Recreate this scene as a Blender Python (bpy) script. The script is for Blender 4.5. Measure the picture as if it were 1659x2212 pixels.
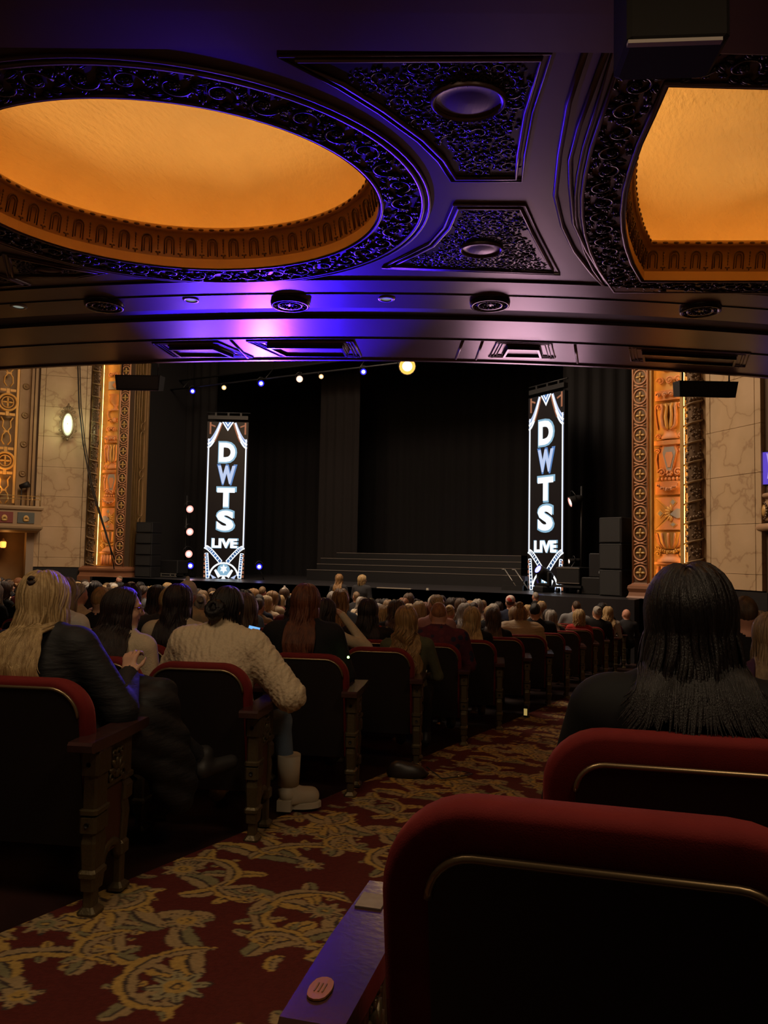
import bpy, bmesh, math, random
import numpy as np
from mathutils import Vector, Matrix
from mathutils.geometry import tessellate_polygon

for _o in list(bpy.data.objects):
    bpy.data.objects.remove(_o)
scene = bpy.context.scene
COL = scene.collection
rnd = random.Random(7)
PI = math.pi

# ------------------------------------------------------------------ camera
cam_data = bpy.data.cameras.new('camera')
cam_data.sensor_fit = 'HORIZONTAL'
cam_data.sensor_width = 36.0
cam_data.lens = 36.0 * 1660.0 / 1659.0
cam_data.clip_start = 0.02
cam_data.clip_end = 200
cam = bpy.data.objects.new('camera', cam_data)
COL.objects.link(cam)
_yaw, _pitch, _roll = math.radians(28.5), math.radians(3.3), math.radians(1.04)
cam.matrix_world = (Matrix.Translation((0, 0, 1.2)) @ Matrix.Rotation(_yaw, 4, 'Z')
                    @ Matrix.Rotation(PI / 2 + _pitch, 4, 'X') @ Matrix.Rotation(_roll, 4, 'Z'))
scene.camera = cam

# ------------------------------------------------------------------ world, view
world = bpy.data.worlds.new('world')
scene.world = world
world.use_nodes = True
world.node_tree.nodes['Background'].inputs[0].default_value = (1.0, 0.62, 0.42, 1)
world.node_tree.nodes['Background'].inputs[1].default_value = 0.022
vs = scene.view_settings
vs.view_transform = 'Standard'
vs.look = 'None'
vs.gamma = 1.0
vs.use_curve_mapping = False
vs.exposure = 0.0
scene.cycles.max_bounces = 6
scene.cycles.diffuse_bounces = 3
scene.cycles.glossy_bounces = 3
scene.cycles.sample_clamp_indirect = 3.0
scene.cycles.caustics_reflective = False
scene.cycles.caustics_refractive = False
scene.cycles.use_denoising = True


# ------------------------------------------------------------------ large lights
def area_light(name, loc, aim, size, energy, color, size_y=None, spread=None):
    d = bpy.data.lights.new(name, 'AREA')
    d.energy = energy
    d.color = color
    d.size = size
    if size_y:
        d.shape = 'RECTANGLE'
        d.size_y = size_y
    if spread:
        d.spread = spread
    o = bpy.data.objects.new(name, d)
    COL.objects.link(o)
    o.location = loc
    o.rotation_euler = (Vector(aim) - Vector(loc)).to_track_quat('-Z', 'Y').to_euler()
    return o


def spot_light(name, loc, aim, energy, color, angle, blend=0.4, radius=0.08):
    d = bpy.data.lights.new(name, 'SPOT')
    d.energy = energy
    d.color = color
    d.spot_size = math.radians(angle)
    d.spot_blend = blend
    d.shadow_soft_size = radius
    o = bpy.data.objects.new(name, d)
    COL.objects.link(o)
    o.location = loc
    o.rotation_euler = (Vector(aim) - Vector(loc)).to_track_quat('-Z', 'Y').to_euler()
    return o


# house lights in the high hall ceiling in front of the balcony
area_light('house_light', (-10, 12.5, 11.0), (-9.5, 10.5, 0), 7.0, 1500, (1.0, 0.76, 0.54))
# the wash that the lamps high on the hall's rear wall put on the proscenium
area_light('house_wash', (-9.5, 8.5, 9.5), (-11.5, 18.0, 4.5), 5.0, 270, (1.0, 0.60, 0.28))
# unseen warm fill lights added under the soffit above the last rows
area_light('rear_downlight', (-1.7, .9, 3.93), (-1.9, 1.6, 0), 1.0, 31, (1.0, 0.72, 0.44))
area_light('rear_downlight', (1.3, 1.2, 3.93), (.9, 1.9, 0), 1.0, 30, (1.0, 0.72, 0.44))
# blue floor spots on the stage, thrown up to the balcony soffit
spot_light('blue_spot', (-14.76, 19.0, .84), (-6.9, 7.9, 4.15), 30000, (0.04, 0.008, 1.0), 9.5, 1.0, 0.12)
spot_light('blue_spot', (-14.80, 19.0, .84), (-5.5, 8.6, 4.15), 38000, (0.04, 0.008, 1.0), 9.5, 1.0, 0.12)
spot_light('blue_spot', (-14.72, 19.02, .84), (-3.4, 6.9, 4.2), 900, (0.08, 0.015, 1.0), 20, 0.9, 0.12)
spot_light('violet_spot', (-6.0, 18.6, 1.6), (-3.2, 6.2, 4.2), 560, (0.95, 0.52, 0.70), 44, 0.9, 1.4)  # broad violet fill added to tint the soffit, no lamp of the stage
spot_light('blue_audience_spot', (-11.3, 19.3, 6.6), (-2.95, 2.35, 1.05), 5000, (0.06, 0.03, 1.0), 4.6, 0.6, 0.1)
spot_light('rose_spot', (-17.3, 19.0, 1.0), (-6.9, 7.4, 4.0), 190, (1.0, 0.30, 0.45), 14, 0.9, 0.5)


# ------------------------------------------------------------------ mesh helpers
def mesh(name, verts, faces, smooth=False):
    me = bpy.data.meshes.new(name)
    me.from_pydata([tuple(map(float, v)) for v in verts], [], [tuple(map(int, f)) for f in faces])
    me.update()
    if smooth:
        me.polygons.foreach_set('use_smooth', [True] * len(me.polygons))
    return me


class MB:
    """collects simple shapes into one mesh"""
    def __init__(s):
        s.v = []
        s.f = []
        s.sm = []

    def add(s, v, f, M=None, smooth=False):
        n = len(s.v)
        if M is not None:
            v = [M @ Vector(p) for p in v]
        s.v += [tuple(p) for p in v]
        s.f += [tuple(i + n for i in q) for q in f]
        s.sm += [smooth] * len(f)
        return s

    def box(s, c, d, M=None, bev=0.0):
        x, y, z = d[0] / 2, d[1] / 2, d[2] / 2
        if bev <= 0:
            v = [(c[0] + i * x, c[1] + j * y, c[2] + k * z) for i in (-1, 1) for j in (-1, 1) for k in (-1, 1)]
            f = [(0, 1, 3, 2), (4, 6, 7, 5), (0, 4, 5, 1), (2, 3, 7, 6), (0, 2, 6, 4), (1, 5, 7, 3)]
            return s.add(v, f, M)
        b = min(bev, x * .9, y * .9, z * .9)
        rings = []
        for zz, ins in ((-z, b), (-z + b, 0), (z - b, 0), (z, b)):
            xx, yy = x - ins, y - ins
            rings.append([(c[0] + px, c[1] + py, c[2] + zz) for px, py in
                          ((xx, yy - b), (xx - b, yy), (-xx + b, yy), (-xx, yy - b), (-xx, -yy + b), (-xx + b, -yy), (xx - b, -yy), (xx, -yy + b))])
        return s.loft(rings, M=M)

    def loft(s, rings, M=None, closed=True, caps=True, smooth=False):
        n = len(rings[0])
        v = [p for r in rings for p in r]
        f = []
        for i in range(len(rings) - 1):
            for j in range(n if closed else n - 1):
                a, b = i * n + j, i * n + (j + 1) % n
                f.append((a, b, b + n, a + n))
        s.add(v, f, M, smooth)
        if caps and closed:
            m = len(s.v) - len(v)
            s.f.append(tuple(m + j for j in range(n))[::-1])
            s.f.append(tuple(m + (len(rings) - 1) * n + j for j in range(n)))
            s.sm += [False, False]
        return s

    def lathe(s, prof, n=16, M=None, a0=0, a1=2 * PI, smooth=True, sx=1, sy=1):
        full = abs(a1 - a0 - 2 * PI) < 1e-6
        m = n if full else n + 1
        v = []
        for r, z in prof:
            for j in range(m):
                a = a0 + (a1 - a0) * j / n
                v.append((sx * r * math.cos(a), sy * r * math.sin(a), z))
        f = []
        for i in range(len(prof) - 1):
            for j in range(n):
                a, b = i * m + j, i * m + ((j + 1) % m if full else j + 1)
                f.append((a, b, b + m, a + m))
        return s.add(v, f, M, smooth)

    def tube(s, pts, r, n=8, M=None, closed=False, caps=True, flat=1.0, up=None):
        pts = [Vector(p) for p in pts]
        m = len(pts)
        rs = list(r) if hasattr(r, '__len__') else [r] * m
        rings = []
        prev = None
        for i in range(m):
            if closed:
                t = pts[(i + 1) % m] - pts[i - 1]
            else:
                t = pts[min(i + 1, m - 1)] - pts[max(i - 1, 0)]
            if t.length < 1e-9:
                t = Vector((0, 0, 1))
            t.normalize()
            if prev is None:
                ref = Vector(up) if up is not None else (Vector((0, 0, 1)) if abs(t.z) < .9 else Vector((1, 0, 0)))
            else:
                ref = prev
            nn = ref - t * ref.dot(t)
            if nn.length < 1e-6:
                nn = t.orthogonal()
            nn.normalize()
            prev = nn if up is None else Vector(up)
            b = t.cross(nn)
            rings.append([pts[i] + b * (math.cos(2 * PI * k / n) * rs[i]) + nn * (math.sin(2 * PI * k / n) * rs[i] * flat) for k in range(n)])
        if closed:
            rings.append(rings[0])
        return s.loft(rings, M=M, caps=caps and not closed, smooth=True)

    def sphere(s, c, r, n=10, M=None):
        r = r if hasattr(r, '__len__') else (r, r, r)
        v = [(c[0], c[1], c[2] - r[2])]
        m = max(4, n // 2)
        for i in range(1, m):
            a = -PI / 2 + PI * i / m
            for j in range(n):
                t = 2 * PI * j / n
                v.append((c[0] + r[0] * math.cos(a) * math.cos(t), c[1] + r[1] * math.cos(a) * math.sin(t), c[2] + r[2] * math.sin(a)))
        v.append((c[0], c[1], c[2] + r[2]))
        f = [(0, 1 + (j + 1) % n, 1 + j) for j in range(n)]
        for i in range(m - 2):
            for j in range(n):
                a, b = 1 + i * n + j, 1 + i * n + (j + 1) % n
                f.append((a, b, b + n, a + n))
        L = len(v) - 1
        f += [(L, L - n + j, L - n + (j + 1) % n) for j in range(n)]
        return s.add(v, f, M, True)

    def prism(s, poly, z0, z1, M=None, smooth=False):
        """poly in xy, extruded along z"""
        n = len(poly)
        return s.loft([[(p[0], p[1], z0) for p in poly], [(p[0], p[1], z1) for p in poly]], M=M, smooth=smooth)

    def mesh(s, name):
        me = bpy.data.meshes.new(name)
        me.from_pydata(s.v, [], s.f)
        me.polygons.foreach_set('use_smooth', s.sm)
        me.update()
        return me

    def build(s, name, mat=None, parent=None, fix=True, **kw):
        me = s.mesh(name)
        if fix:
            bm = bmesh.new()
            bm.from_mesh(me)
            bmesh.ops.recalc_face_normals(bm, faces=bm.faces)
            bm.to_mesh(me)
            bm.free()
        return obj(name, me, mat, parent, **kw)


def obj(name, me, mat=None, parent=None, label=None, cat=None, group=None, kind=None, loc=None, rz=None, rot=None):
    o = bpy.data.objects.new(name, me)
    COL.objects.link(o)
    if mat is not None and me is not None:
        if not isinstance(mat, (list, tuple)):
            mat = [mat]
        if len(me.materials) == 0:
            for m in mat:
                me.materials.append(m)
        else:
            for i, m in enumerate(mat):
                o.material_slots[i].link = 'OBJECT'
                o.material_slots[i].material = m
    if parent is not None:
        o.parent = parent
    if loc is not None:
        o.location = loc
    if rz is not None:
        o.rotation_euler = (0, 0, rz)
    if rot is not None:
        o.rotation_euler = rot
    tag(o, label, cat, group, kind)
    return o


def tag(o, label=None, cat=None, group=None, kind=None):
    if label:
        o['label'] = label
    if cat:
        o['category'] = cat
    if group:
        o['group'] = group
    if kind:
        o['kind'] = kind
    return o


def thing(name, label, cat, loc=(0, 0, 0), rz=0.0, group=None, kind=None):
    o = bpy.data.objects.new(name, None)
    COL.objects.link(o)
    o.empty_display_size = 0.05
    o.location = loc
    o.rotation_euler = (0, 0, rz)
    return tag(o, label, cat, group, kind)


def copy_tree(o, parent=None):
    c = o.copy()
    COL.objects.link(c)
    c.parent = parent
    for ch in o.children:
        copy_tree(ch, c)
    return c


def struct(name, mb, mat, parent=None, label=None):
    o = mb.build(name, mat, parent) if isinstance(mb, MB) else obj(name, mb, mat, parent)
    if parent is None:
        o['kind'] = 'structure'
    if label:
        o['label'] = label
    return o


# ------------------------------------------------------------------ materials
_M = {}


def mat(name, col, rough=0.6, metal=0.0, emit=None, estr=1.0, noise=None, bump=None, spec=0.5, sheen=0.0, coat=0.0):
    """noise=(scale, second colour, contrast); bump=(scale, strength[, stretch xyz])"""
    if name in _M:
        return _M[name]
    m = bpy.data.materials.new(name)
    m.use_nodes = True
    nt = m.node_tree
    b = nt.nodes['Principled BSDF']
    b.inputs['Base Color'].default_value = (*col, 1)
    b.inputs['Roughness'].default_value = rough
    b.inputs['Metallic'].default_value = metal
    b.inputs['Specular IOR Level'].default_value = spec
    if sheen:
        b.inputs['Sheen Weight'].default_value = sheen
        b.inputs['Sheen Roughness'].default_value = 0.4
        b.inputs['Sheen Tint'].default_value = (*[min(1, c * 3 + .1) for c in col], 1)
    if coat:
        b.inputs['Coat Weight'].default_value = coat
        b.inputs['Coat Roughness'].default_value = 0.15
    if emit:
        b.inputs['Emission Color'].default_value = (*emit, 1)
        b.inputs['Emission Strength'].default_value = estr
    tc = None
    if noise or bump:
        tc = nt.nodes.new('ShaderNodeTexCoord')
    if noise:
        n = nt.nodes.new('ShaderNodeTexNoise')
        n.inputs['Scale'].default_value = noise[0]
        n.inputs['Detail'].default_value = 6
        r = nt.nodes.new('ShaderNodeValToRGB')
        k = noise[2] if len(noise) > 2 else .3
        r.color_ramp.elements[0].position = .5 - k / 2
        r.color_ramp.elements[1].position = .5 + k / 2
        r.color_ramp.elements[0].color = (*col, 1)
        r.color_ramp.elements[1].color = (*noise[1], 1)
        nt.links.new(tc.outputs['Object'], n.inputs['Vector'])
        nt.links.new(n.outputs['Fac'], r.inputs['Fac'])
        nt.links.new(r.outputs['Color'], b.inputs['Base Color'])
    if bump:
        src = tc.outputs['Object']
        if len(bump) > 2:
            mp = nt.nodes.new('ShaderNodeMapping')
            mp.inputs['Scale'].default_value = bump[2]
            nt.links.new(src, mp.inputs['Vector'])
            src = mp.outputs['Vector']
        n2 = nt.nodes.new('ShaderNodeTexNoise')
        n2.inputs['Scale'].default_value = bump[0]
        n2.inputs['Detail'].default_value = 5
        bp = nt.nodes.new('ShaderNodeBump')
        bp.inputs['Strength'].default_value = bump[1]
        bp.inputs['Distance'].default_value = 0.02
        nt.links.new(src, n2.inputs['Vector'])
        nt.links.new(n2.outputs['Fac'], bp.inputs['Height'])
        nt.links.new(bp.outputs['Normal'], b.inputs['Normal'])
    _M[name] = m
    return m


def emis(name, col, s):
    return mat(name, (0.02, 0.02, 0.02), 0.5, emit=col, estr=s)


# ------------------------------------------------------------------ shared materials
M_soffit = mat('soffit_paint', (0.19, 0.105, 0.085), 0.32, 0.15, noise=(1.3, (0.15, 0.083, 0.07), .5), bump=(9, .05, (1, .06, 1)))
M_relief = mat('bronze_relief', (0.060, 0.044, 0.036), 0.26, 0.55)
M_gold = mat('gold_plaster', (0.72, 0.47, 0.17), 0.55, 0.0, noise=(2.2, (0.64, 0.41, 0.14), .5), bump=(22, .75, (1, .4, 1)))
M_cornice = mat('cornice_gold', (0.52, 0.30, 0.095), 0.40, 0.15)
M_cline = mat('cornice_brown', (0.13, 0.066, 0.022), 0.4, 0.2)
M_rim = mat('rim_gold', (0.62, 0.36, 0.11), 0.5, 0.1)
M_floor = mat('floor_dark_wood', (0.030, 0.011, 0.009), 0.42, 0.0, noise=(6, (0.018, 0.007, 0.006), .5))
M_black = mat('stage_black', (0.0065, 0.006, 0.0075), 0.6)
M_curtain = mat('black_drape', (0.0035, 0.0028, 0.004), 0.95, bump=(3, .6, (6, 6, .05)))
M_wallgold = mat('wall_bronze', (0.34, 0.20, 0.085), 0.5, 0.15, noise=(3, (0.26, 0.15, 0.06), .5))
M_pros = mat('terracotta_relief', (0.64, 0.26, 0.10), 0.5, 0.05, noise=(5, (0.52, 0.27, 0.10), .4), bump=(40, .15))
M_prosgold = mat('gilt_relief', (0.66, 0.42, 0.14), 0.45, 0.15, noise=(5, (0.55, 0.32, 0.10), .4))
M_rosy = mat('rosy_plaster', (0.64, 0.31, 0.16), 0.5)
M_greyblue = mat('blue_grey_paint', (0.30, 0.31, 0.34), 0.5)
M_fruit = mat('dark_fruit_bronze', (0.15, 0.095, 0.055), 0.4, 0.3)
M_steel = mat('dark_steel', (0.03, 0.03, 0.033), 0.45, 0.4)
M_brass = mat('brass_trim', (0.55, 0.40, 0.18), 0.32, 0.85)


def marble_mat():
    m = bpy.data.materials.new('beige_marble')
    m.use_nodes = True
    nt = m.node_tree
    b = nt.nodes['Principled BSDF']
    b.inputs['Roughness'].default_value = .35
    tc = nt.nodes.new('ShaderNodeTexCoord')
    n0 = nt.nodes.new('ShaderNodeTexNoise')
    n0.inputs['Scale'].default_value = 1.2
    n0.inputs['Detail'].default_value = 5
    mx = nt.nodes.new('ShaderNodeMixRGB')
    mx.inputs[0].default_value = .55
    nt.links.new(tc.outputs['Object'], n0.inputs['Vector'])
    nt.links.new(tc.outputs['Object'], mx.inputs[1])
    nt.links.new(n0.outputs['Color'], mx.inputs[2])
    vo = nt.nodes.new('ShaderNodeTexVoronoi')
    vo.feature = 'DISTANCE_TO_EDGE'
    vo.inputs['Scale'].default_value = 2.4
    nt.links.new(mx.outputs[0], vo.inputs['Vector'])
    r = nt.nodes.new('ShaderNodeValToRGB')
    r.color_ramp.elements[0].position = 0.0
    r.color_ramp.elements[0].color = (0.40, 0.26, 0.15, 1)
    r.color_ramp.elements[1].position = 0.03
    r.color_ramp.elements[1].color = (0.52, 0.37, 0.22, 1)
    e = r.color_ramp.elements.new(.4)
    e.color = (0.60, 0.43, 0.27, 1)
    nt.links.new(vo.outputs['Distance'], r.inputs['Fac'])
    nt.links.new(r.outputs['Color'], b.inputs['Base Color'])
    return m


M_marble = marble_mat()


# ------------------------------------------------------------------ floor
def fz(Y):
    if Y < 8:
        return -.062 * Y
    d = min(Y, 17) - 8
    return -.496 - .062 * d + .0018 * d * d


def grid(xs, ys, zf):
    v = [(x, y, zf(x, y)) for y in ys for x in xs]
    n = len(xs)
    f = [(j * n + i, j * n + i + 1, (j + 1) * n + i + 1, (j + 1) * n + i) for j in range(len(ys) - 1) for i in range(n - 1)]
    return v, f


_v, _f = grid([-27, -20, -10, -2, 6], list(np.linspace(-4, 17.0, 43)), lambda x, y: fz(y))
struct('floor', mesh('floor', _v, _f, True), M_floor, label='dark polished sloping auditorium floor under the seats')


# ---- patterned carpet, woven pattern worked out here and stored per vertex
def carpet_tile(n=320, S=1.4):
    g = (np.arange(n) + .5) / n * S
    X, Y = np.meshgrid(g, g, indexing='ij')
    bg = np.array([0.098, 0.018, 0.014])
    img = np.tile(bg, (n, n, 1)).astype(np.float32)
    gold = np.array([0.43, 0.27, 0.075])
    tan = np.array([0.34, 0.235, 0.115])
    olive = np.array([0.215, 0.185, 0.095])
    dark = np.array([0.060, 0.042, 0.036])
    rr = random.Random(3)

    def leaf(pts, W, lobes, cl, cr, pw=.6, edge=.86):
        pts = np.array(pts)
        m = len(pts)
        best = np.full((n, n), 9.)
        side = np.zeros((n, n))
        for k in range(m):
            s = k / (m - 1)
            w = W * (math.sin(PI * min(.98, s * .93 + .06)) ** pw) * (.58 + .42 * abs(math.sin(lobes * PI * s)))
            dx = (X - pts[k, 0] + S / 2) % S - S / 2
            dy = (Y - pts[k, 1] + S / 2) % S - S / 2
            d = np.hypot(dx, dy) / max(w, .004)
            t = pts[min(k + 1, m - 1)] - pts[max(k - 1, 0)]
            sd = dx * t[1] - dy * t[0]
            q = d < best
            best[q] = d[q]
            side[q] = sd[q] / (np.hypot(*t) * max(w, .004) + 1e-6)
        a = best < 1
        img[a & (side >= 0)] = cl
        img[a & (side < 0)] = cr
        img[a & (np.abs(side) < .13) & (best < .7)] = dark
        img[a & (best > edge)] = dark * .6 + bg * .4

    def arc(c, r0, r1, a0, a1, m=22):
        return [(c[0] + (r0 + (r1 - r0) * k / (m - 1)) * math.cos(a0 + (a1 - a0) * k / (m - 1)),
                 c[1] + (r0 + (r1 - r0) * k / (m - 1)) * math.sin(a0 + (a1 - a0) * k / (m - 1))) for k in range(m)]

    def flower(c, R, p, c1, c2):
        dx = (X - c[0] + S / 2) % S - S / 2
        dy = (Y - c[1] + S / 2) % S - S / 2
        r = np.hypot(dx, dy)
        a = np.arctan2(dy, dx)
        lim = R * (.78 + .22 * np.cos(p * a))
        img[r < lim * 1.08] = dark
        img[r < lim] = c1
        img[(r < lim) & (np.abs(np.sin(p * a / 2)) < .12) & (r > R * .3)] = dark
        img[r < R * .42] = c2
        img[r < R * .2] = dark
        img[r < R * .13] = gold

    def spray(c, r0, r1, a0, a1, W, nl, ll, fl):
        """acanthus spray: a curling stem leaf with lobed side leaves"""
        st_ = arc(c, r0, r1, a0, a1, 30)
        for k in range(nl):
            u = (k + .5) / nl
            i = int(u * 28)
            p = st_[i]
            t = math.atan2(st_[i + 1][1] - p[1], st_[i + 1][0] - p[0])
            l = ll * (1.1 - .6 * u) * (.7 + .3 * math.sin(k * 2.1 + 1))
            for sd in (1, -1):
                an = t + sd * (.95 - .25 * u)
                q = [(p[0] + l * j / 11 * math.cos(an + sd * .05 * j), p[1] + l * j / 11 * math.sin(an + sd * .05 * j)) for j in range(12)]
                leaf(q, l * .33, 3, gold if sd * fl > 0 else olive, tan if (k + sd) % 3 else gold, .45, .90)
        leaf(st_, W, 5, gold, tan, .45)

    for cx, cy, fl in ((.36, .36, 1), (1.06, 1.06, -1)):
        spray((cx, cy), .34, .13, .3 * fl, (.3 + 4.6) * fl, .055, 6, .25, fl)
        spray((cx + .36 * fl, cy + .30), .24, .36, 3.0 * fl, 4.9 * fl, .05, 4, .24, -fl)
        flower((cx, cy), .085, 8, tan, olive)
    spray((1.06, .34), .26, .10, 2.0, 5.4, .045, 5, .19, 1)
    spray((.34, 1.04), .27, .10, -.6, 2.8, .045, 5, .20, -1)
    for c, R, p in (((1.04, .33), .10, 8), ((.33, 1.04), .095, 7), ((.72, .68), .085, 6), ((.02, .72), .06, 5), ((.72, .02), .07, 6)):
        flower(c, R, p, tan if R < .096 else np.array([.31, .26, .14]), gold)
    for x, y, a, q in ((.70, .36, 2.0, 1), (.36, .70, 5.0, -1), (1.06, .70, .6, 1), (.70, 1.06, 3.6, -1), (.02, .10, 1.0, 1), (1.32, .98, 4.0, -1), (.10, 1.30, 2.6, 1)):
        spray((x, y), .15, .07, a, a + 2.4, .04, 4, .15, q)
    for k in range(10):
        x, y, a = rr.random() * S, rr.random() * S, rr.random() * 6.3
        leaf([(x + .011 * j * math.cos(a + .12 * j), y + .011 * j * math.sin(a + .12 * j)) for j in range(10)], .030, 2, olive if k % 2 else gold, tan, .5)
    # woven nap: fine uneven dyeing
    nz = np.random.RandomState(2).rand(n, n, 1).astype(np.float32)
    return img * (.85 + .30 * nz), S, n


_tile, _S, _n = carpet_tile()
CARPET_L = lambda y: -2.335 - .041 * y
CARPET_R = lambda y: -.46 - .028 * y
_ys = list(np.arange(-.6, 1.3, .05)) + list(np.arange(1.3, 3.6, .0075)) + list(np.arange(3.6, 6.5, .014)) + list(np.arange(6.5, 13.6, .035))
_us = np.linspace(0, 1, 230)
_yy = np.repeat(np.array(_ys), len(_us))
_uu = np.tile(_us, len(_ys))
_xx = CARPET_L(_yy) + (CARPET_R(_yy) - CARPET_L(_yy)) * _uu
_zz = np.array([fz(y) for y in _ys]).repeat(len(_us)) + .008
_vv = np.stack([_xx, _yy, _zz], -1)
_nu = len(_us)
_i = (np.arange(len(_ys) - 1)[:, None] * _nu + np.arange(_nu - 1)[None]).ravel()
_ff = np.stack([_i, _i + 1, _i + 1 + _nu, _i + _nu], -1)
me = bpy.data.meshes.new('aisle_carpet')
me.vertices.add(len(_vv))
me.vertices.foreach_set('co', _vv.astype(np.float32).ravel())
me.loops.add(_ff.size)
me.loops.foreach_set('vertex_index', _ff.astype(np.int32).ravel())
me.polygons.add(len(_ff))
me.polygons.foreach_set('loop_start', np.arange(0, _ff.size, 4, dtype=np.int32))
me.update(calc_edges=True)
_ang = math.radians(3)
_px = (((_xx * math.cos(_ang) - _yy * math.sin(_ang)) % _S) / _S * _n).astype(int) % _n
_py = (((_xx * math.sin(_ang) + _yy * math.cos(_ang)) % _S) / _S * _n).astype(int) % _n
_ca = me.color_attributes.new('weave', 'FLOAT_COLOR', 'POINT')
_ca.data.foreach_set('color', np.concatenate([_tile[_px, _py], np.ones((len(_px), 1))], -1).astype(np.float32).ravel())
M_carpet = mat('carpet_weave', (0.15, 0.03, 0.02), 0.92, bump=(160, .35), spec=.15)
_nt = M_carpet.node_tree
_at = _nt.nodes.new('ShaderNodeVertexColor')
_at.layer_name = 'weave'
_nt.links.new(_at.outputs['Color'], _nt.nodes['Principled BSDF'].inputs['Base Color'])
obj('aisle_carpet', me, M_carpet, label='maroon aisle carpet woven with gold and olive scrolling leaves', cat='carpet')

# ------------------------------------------------------------------ balcony soffit (ceiling overhead)
HZ = 4.2


def TN(t, n, z=HZ):
    return (-4.71 + .867 * t - .498 * n, 4.75 + .498 * t + .867 * n, z)


def band(t, c):
    return .022 * t * t - .138 * t + c


ELL = [(1.78 * math.cos(2 * PI * k / 96), 1.50 * math.sin(2 * PI * k / 96)) for k in range(96)]
_le = [(3.58, -1.82), (3.62, -1.5), (3.66, -1.15), (3.73, -.75), (3.80, -.43), (3.90, -.08), (4.02, .26), (4.18, .64), (4.38, 1.05), (4.64, 1.50)]
REC = [(4.64, 1.50), (5.3, 1.46), (6.0, 1.41), (6.9, 1.40)] + [(7.1 + (-.35) * (1 - abs(k - 3) / 3), 1.0 - k * .4) for k in range(7)] + [(6.9, -1.84), (5.6, -1.84), (4.5, -1.83)] + _le[:-1]


def ccw(p):
    a = sum(p[i][0] * p[(i + 1) % len(p)][1] - p[(i + 1) % len(p)][0] * p[i][1] for i in range(len(p)))
    return p if a > 0 else p[::-1]


ELL, REC = ccw(ELL), ccw(REC)


def offset(p, d):
    """push a counter-clockwise outline outwards by d (mitred)"""
    n = len(p)
    r = []
    for i in range(n):
        a, b, c = p[i - 1], p[i], p[(i + 1) % n]
        e1 = Vector((b[0] - a[0], b[1] - a[1])).normalized()
        e2 = Vector((c[0] - b[0], c[1] - b[1])).normalized()
        n1, n2 = Vector((e1.y, -e1.x)), Vector((e2.y, -e2.x))
        m = (n1 + n2)
        m.normalize()
        k = d / max(.45, m.dot(n1))
        r.append((b[0] + m.x * k, b[1] + m.y * k))
    return r


T0, T1 = -6.5, 9.0
ceiling_things = []
outer = [(t, band(t, 1.87)) for t in np.linspace(T1, T0, 60)] + [(t, -2.0 - .13 * (t + .5) / 3.4) for t in np.linspace(T0, T1, 14)]
polys = [[Vector((p[0], p[1], 0)) for p in q] for q in (outer, ELL, REC)]
tris = tessellate_polygon(polys)
_allv = [p for q in (outer, ELL, REC) for p in q]
ceil = struct('ceiling', mesh('ceiling', [TN(p[0], p[1]) for p in _allv], tris), M_soffit, label='dark glossy bronze balcony soffit overhead')


def strip(name, rows, parent=ceil, m=M_soffit, tt=None, smooth=False):
    """rows: list of (c, z) – a curved strip across the soffit"""
    tt = tt if tt is not None else np.linspace(T0, T1, 60)
    v = [TN(t, band(t, c), z) for c, z in rows for t in tt]
    n = len(tt)
    f = [(i * n + j, i * n + j + 1, (i + 1) * n + j + 1, (i + 1) * n + j) for i in range(len(rows) - 1) for j in range(n - 1)]
    return obj(name, mesh(name, v, f, smooth), m, parent)


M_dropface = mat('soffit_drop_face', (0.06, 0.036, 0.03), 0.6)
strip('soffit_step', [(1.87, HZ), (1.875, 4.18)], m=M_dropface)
strip('soffit_band', [(1.875, 4.18), (2.80, 4.18)])
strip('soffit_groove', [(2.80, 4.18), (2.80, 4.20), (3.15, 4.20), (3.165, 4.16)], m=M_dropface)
strip('soffit_band', [(3.165, 4.16), (5.08, 4.16)])
strip('soffit_edge', [(5.08, 4.16), (5.09, 4.135), (5.16, 4.135), (5.19, 4.17), (5.20, 5.0), (5.26, 5.4)], smooth=False)
# raised bead lines on the bands
mb = MB()
mb.tube([TN(t, band(t, 2.29), 4.178) for t in np.linspace(T0, T1, 70)], .009, 6)
mb.build('bead_molding', M_relief, ceil)
mb = MB()
mb.tube([TN(t, band(t, 4.0), 4.158) for t in np.linspace(T0, T1, 70)], .014, 6)
mb.build('bead_molding', M_relief, ceil)
# nearer part of the soffit, one step lower, running back over the camera
mb = MB()
_near = [(t, -2.0 - .13 * (t + .5) / 3.4) for t in np.linspace(T0, T1, 14)]
mb.loft([[TN(t, n, HZ) for t, n in _near], [TN(t, n - .01, 4.175) for t, n in _near], [TN(t, n - .35, 4.17) for t, n in _near],
         [TN(t, n - .36, 4.155) for t, n in _near], [TN(t, n - 6, 4.15) for t, n in _near]], closed=False)
mb.build('soffit_beam', M_soffit, ceil)


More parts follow.
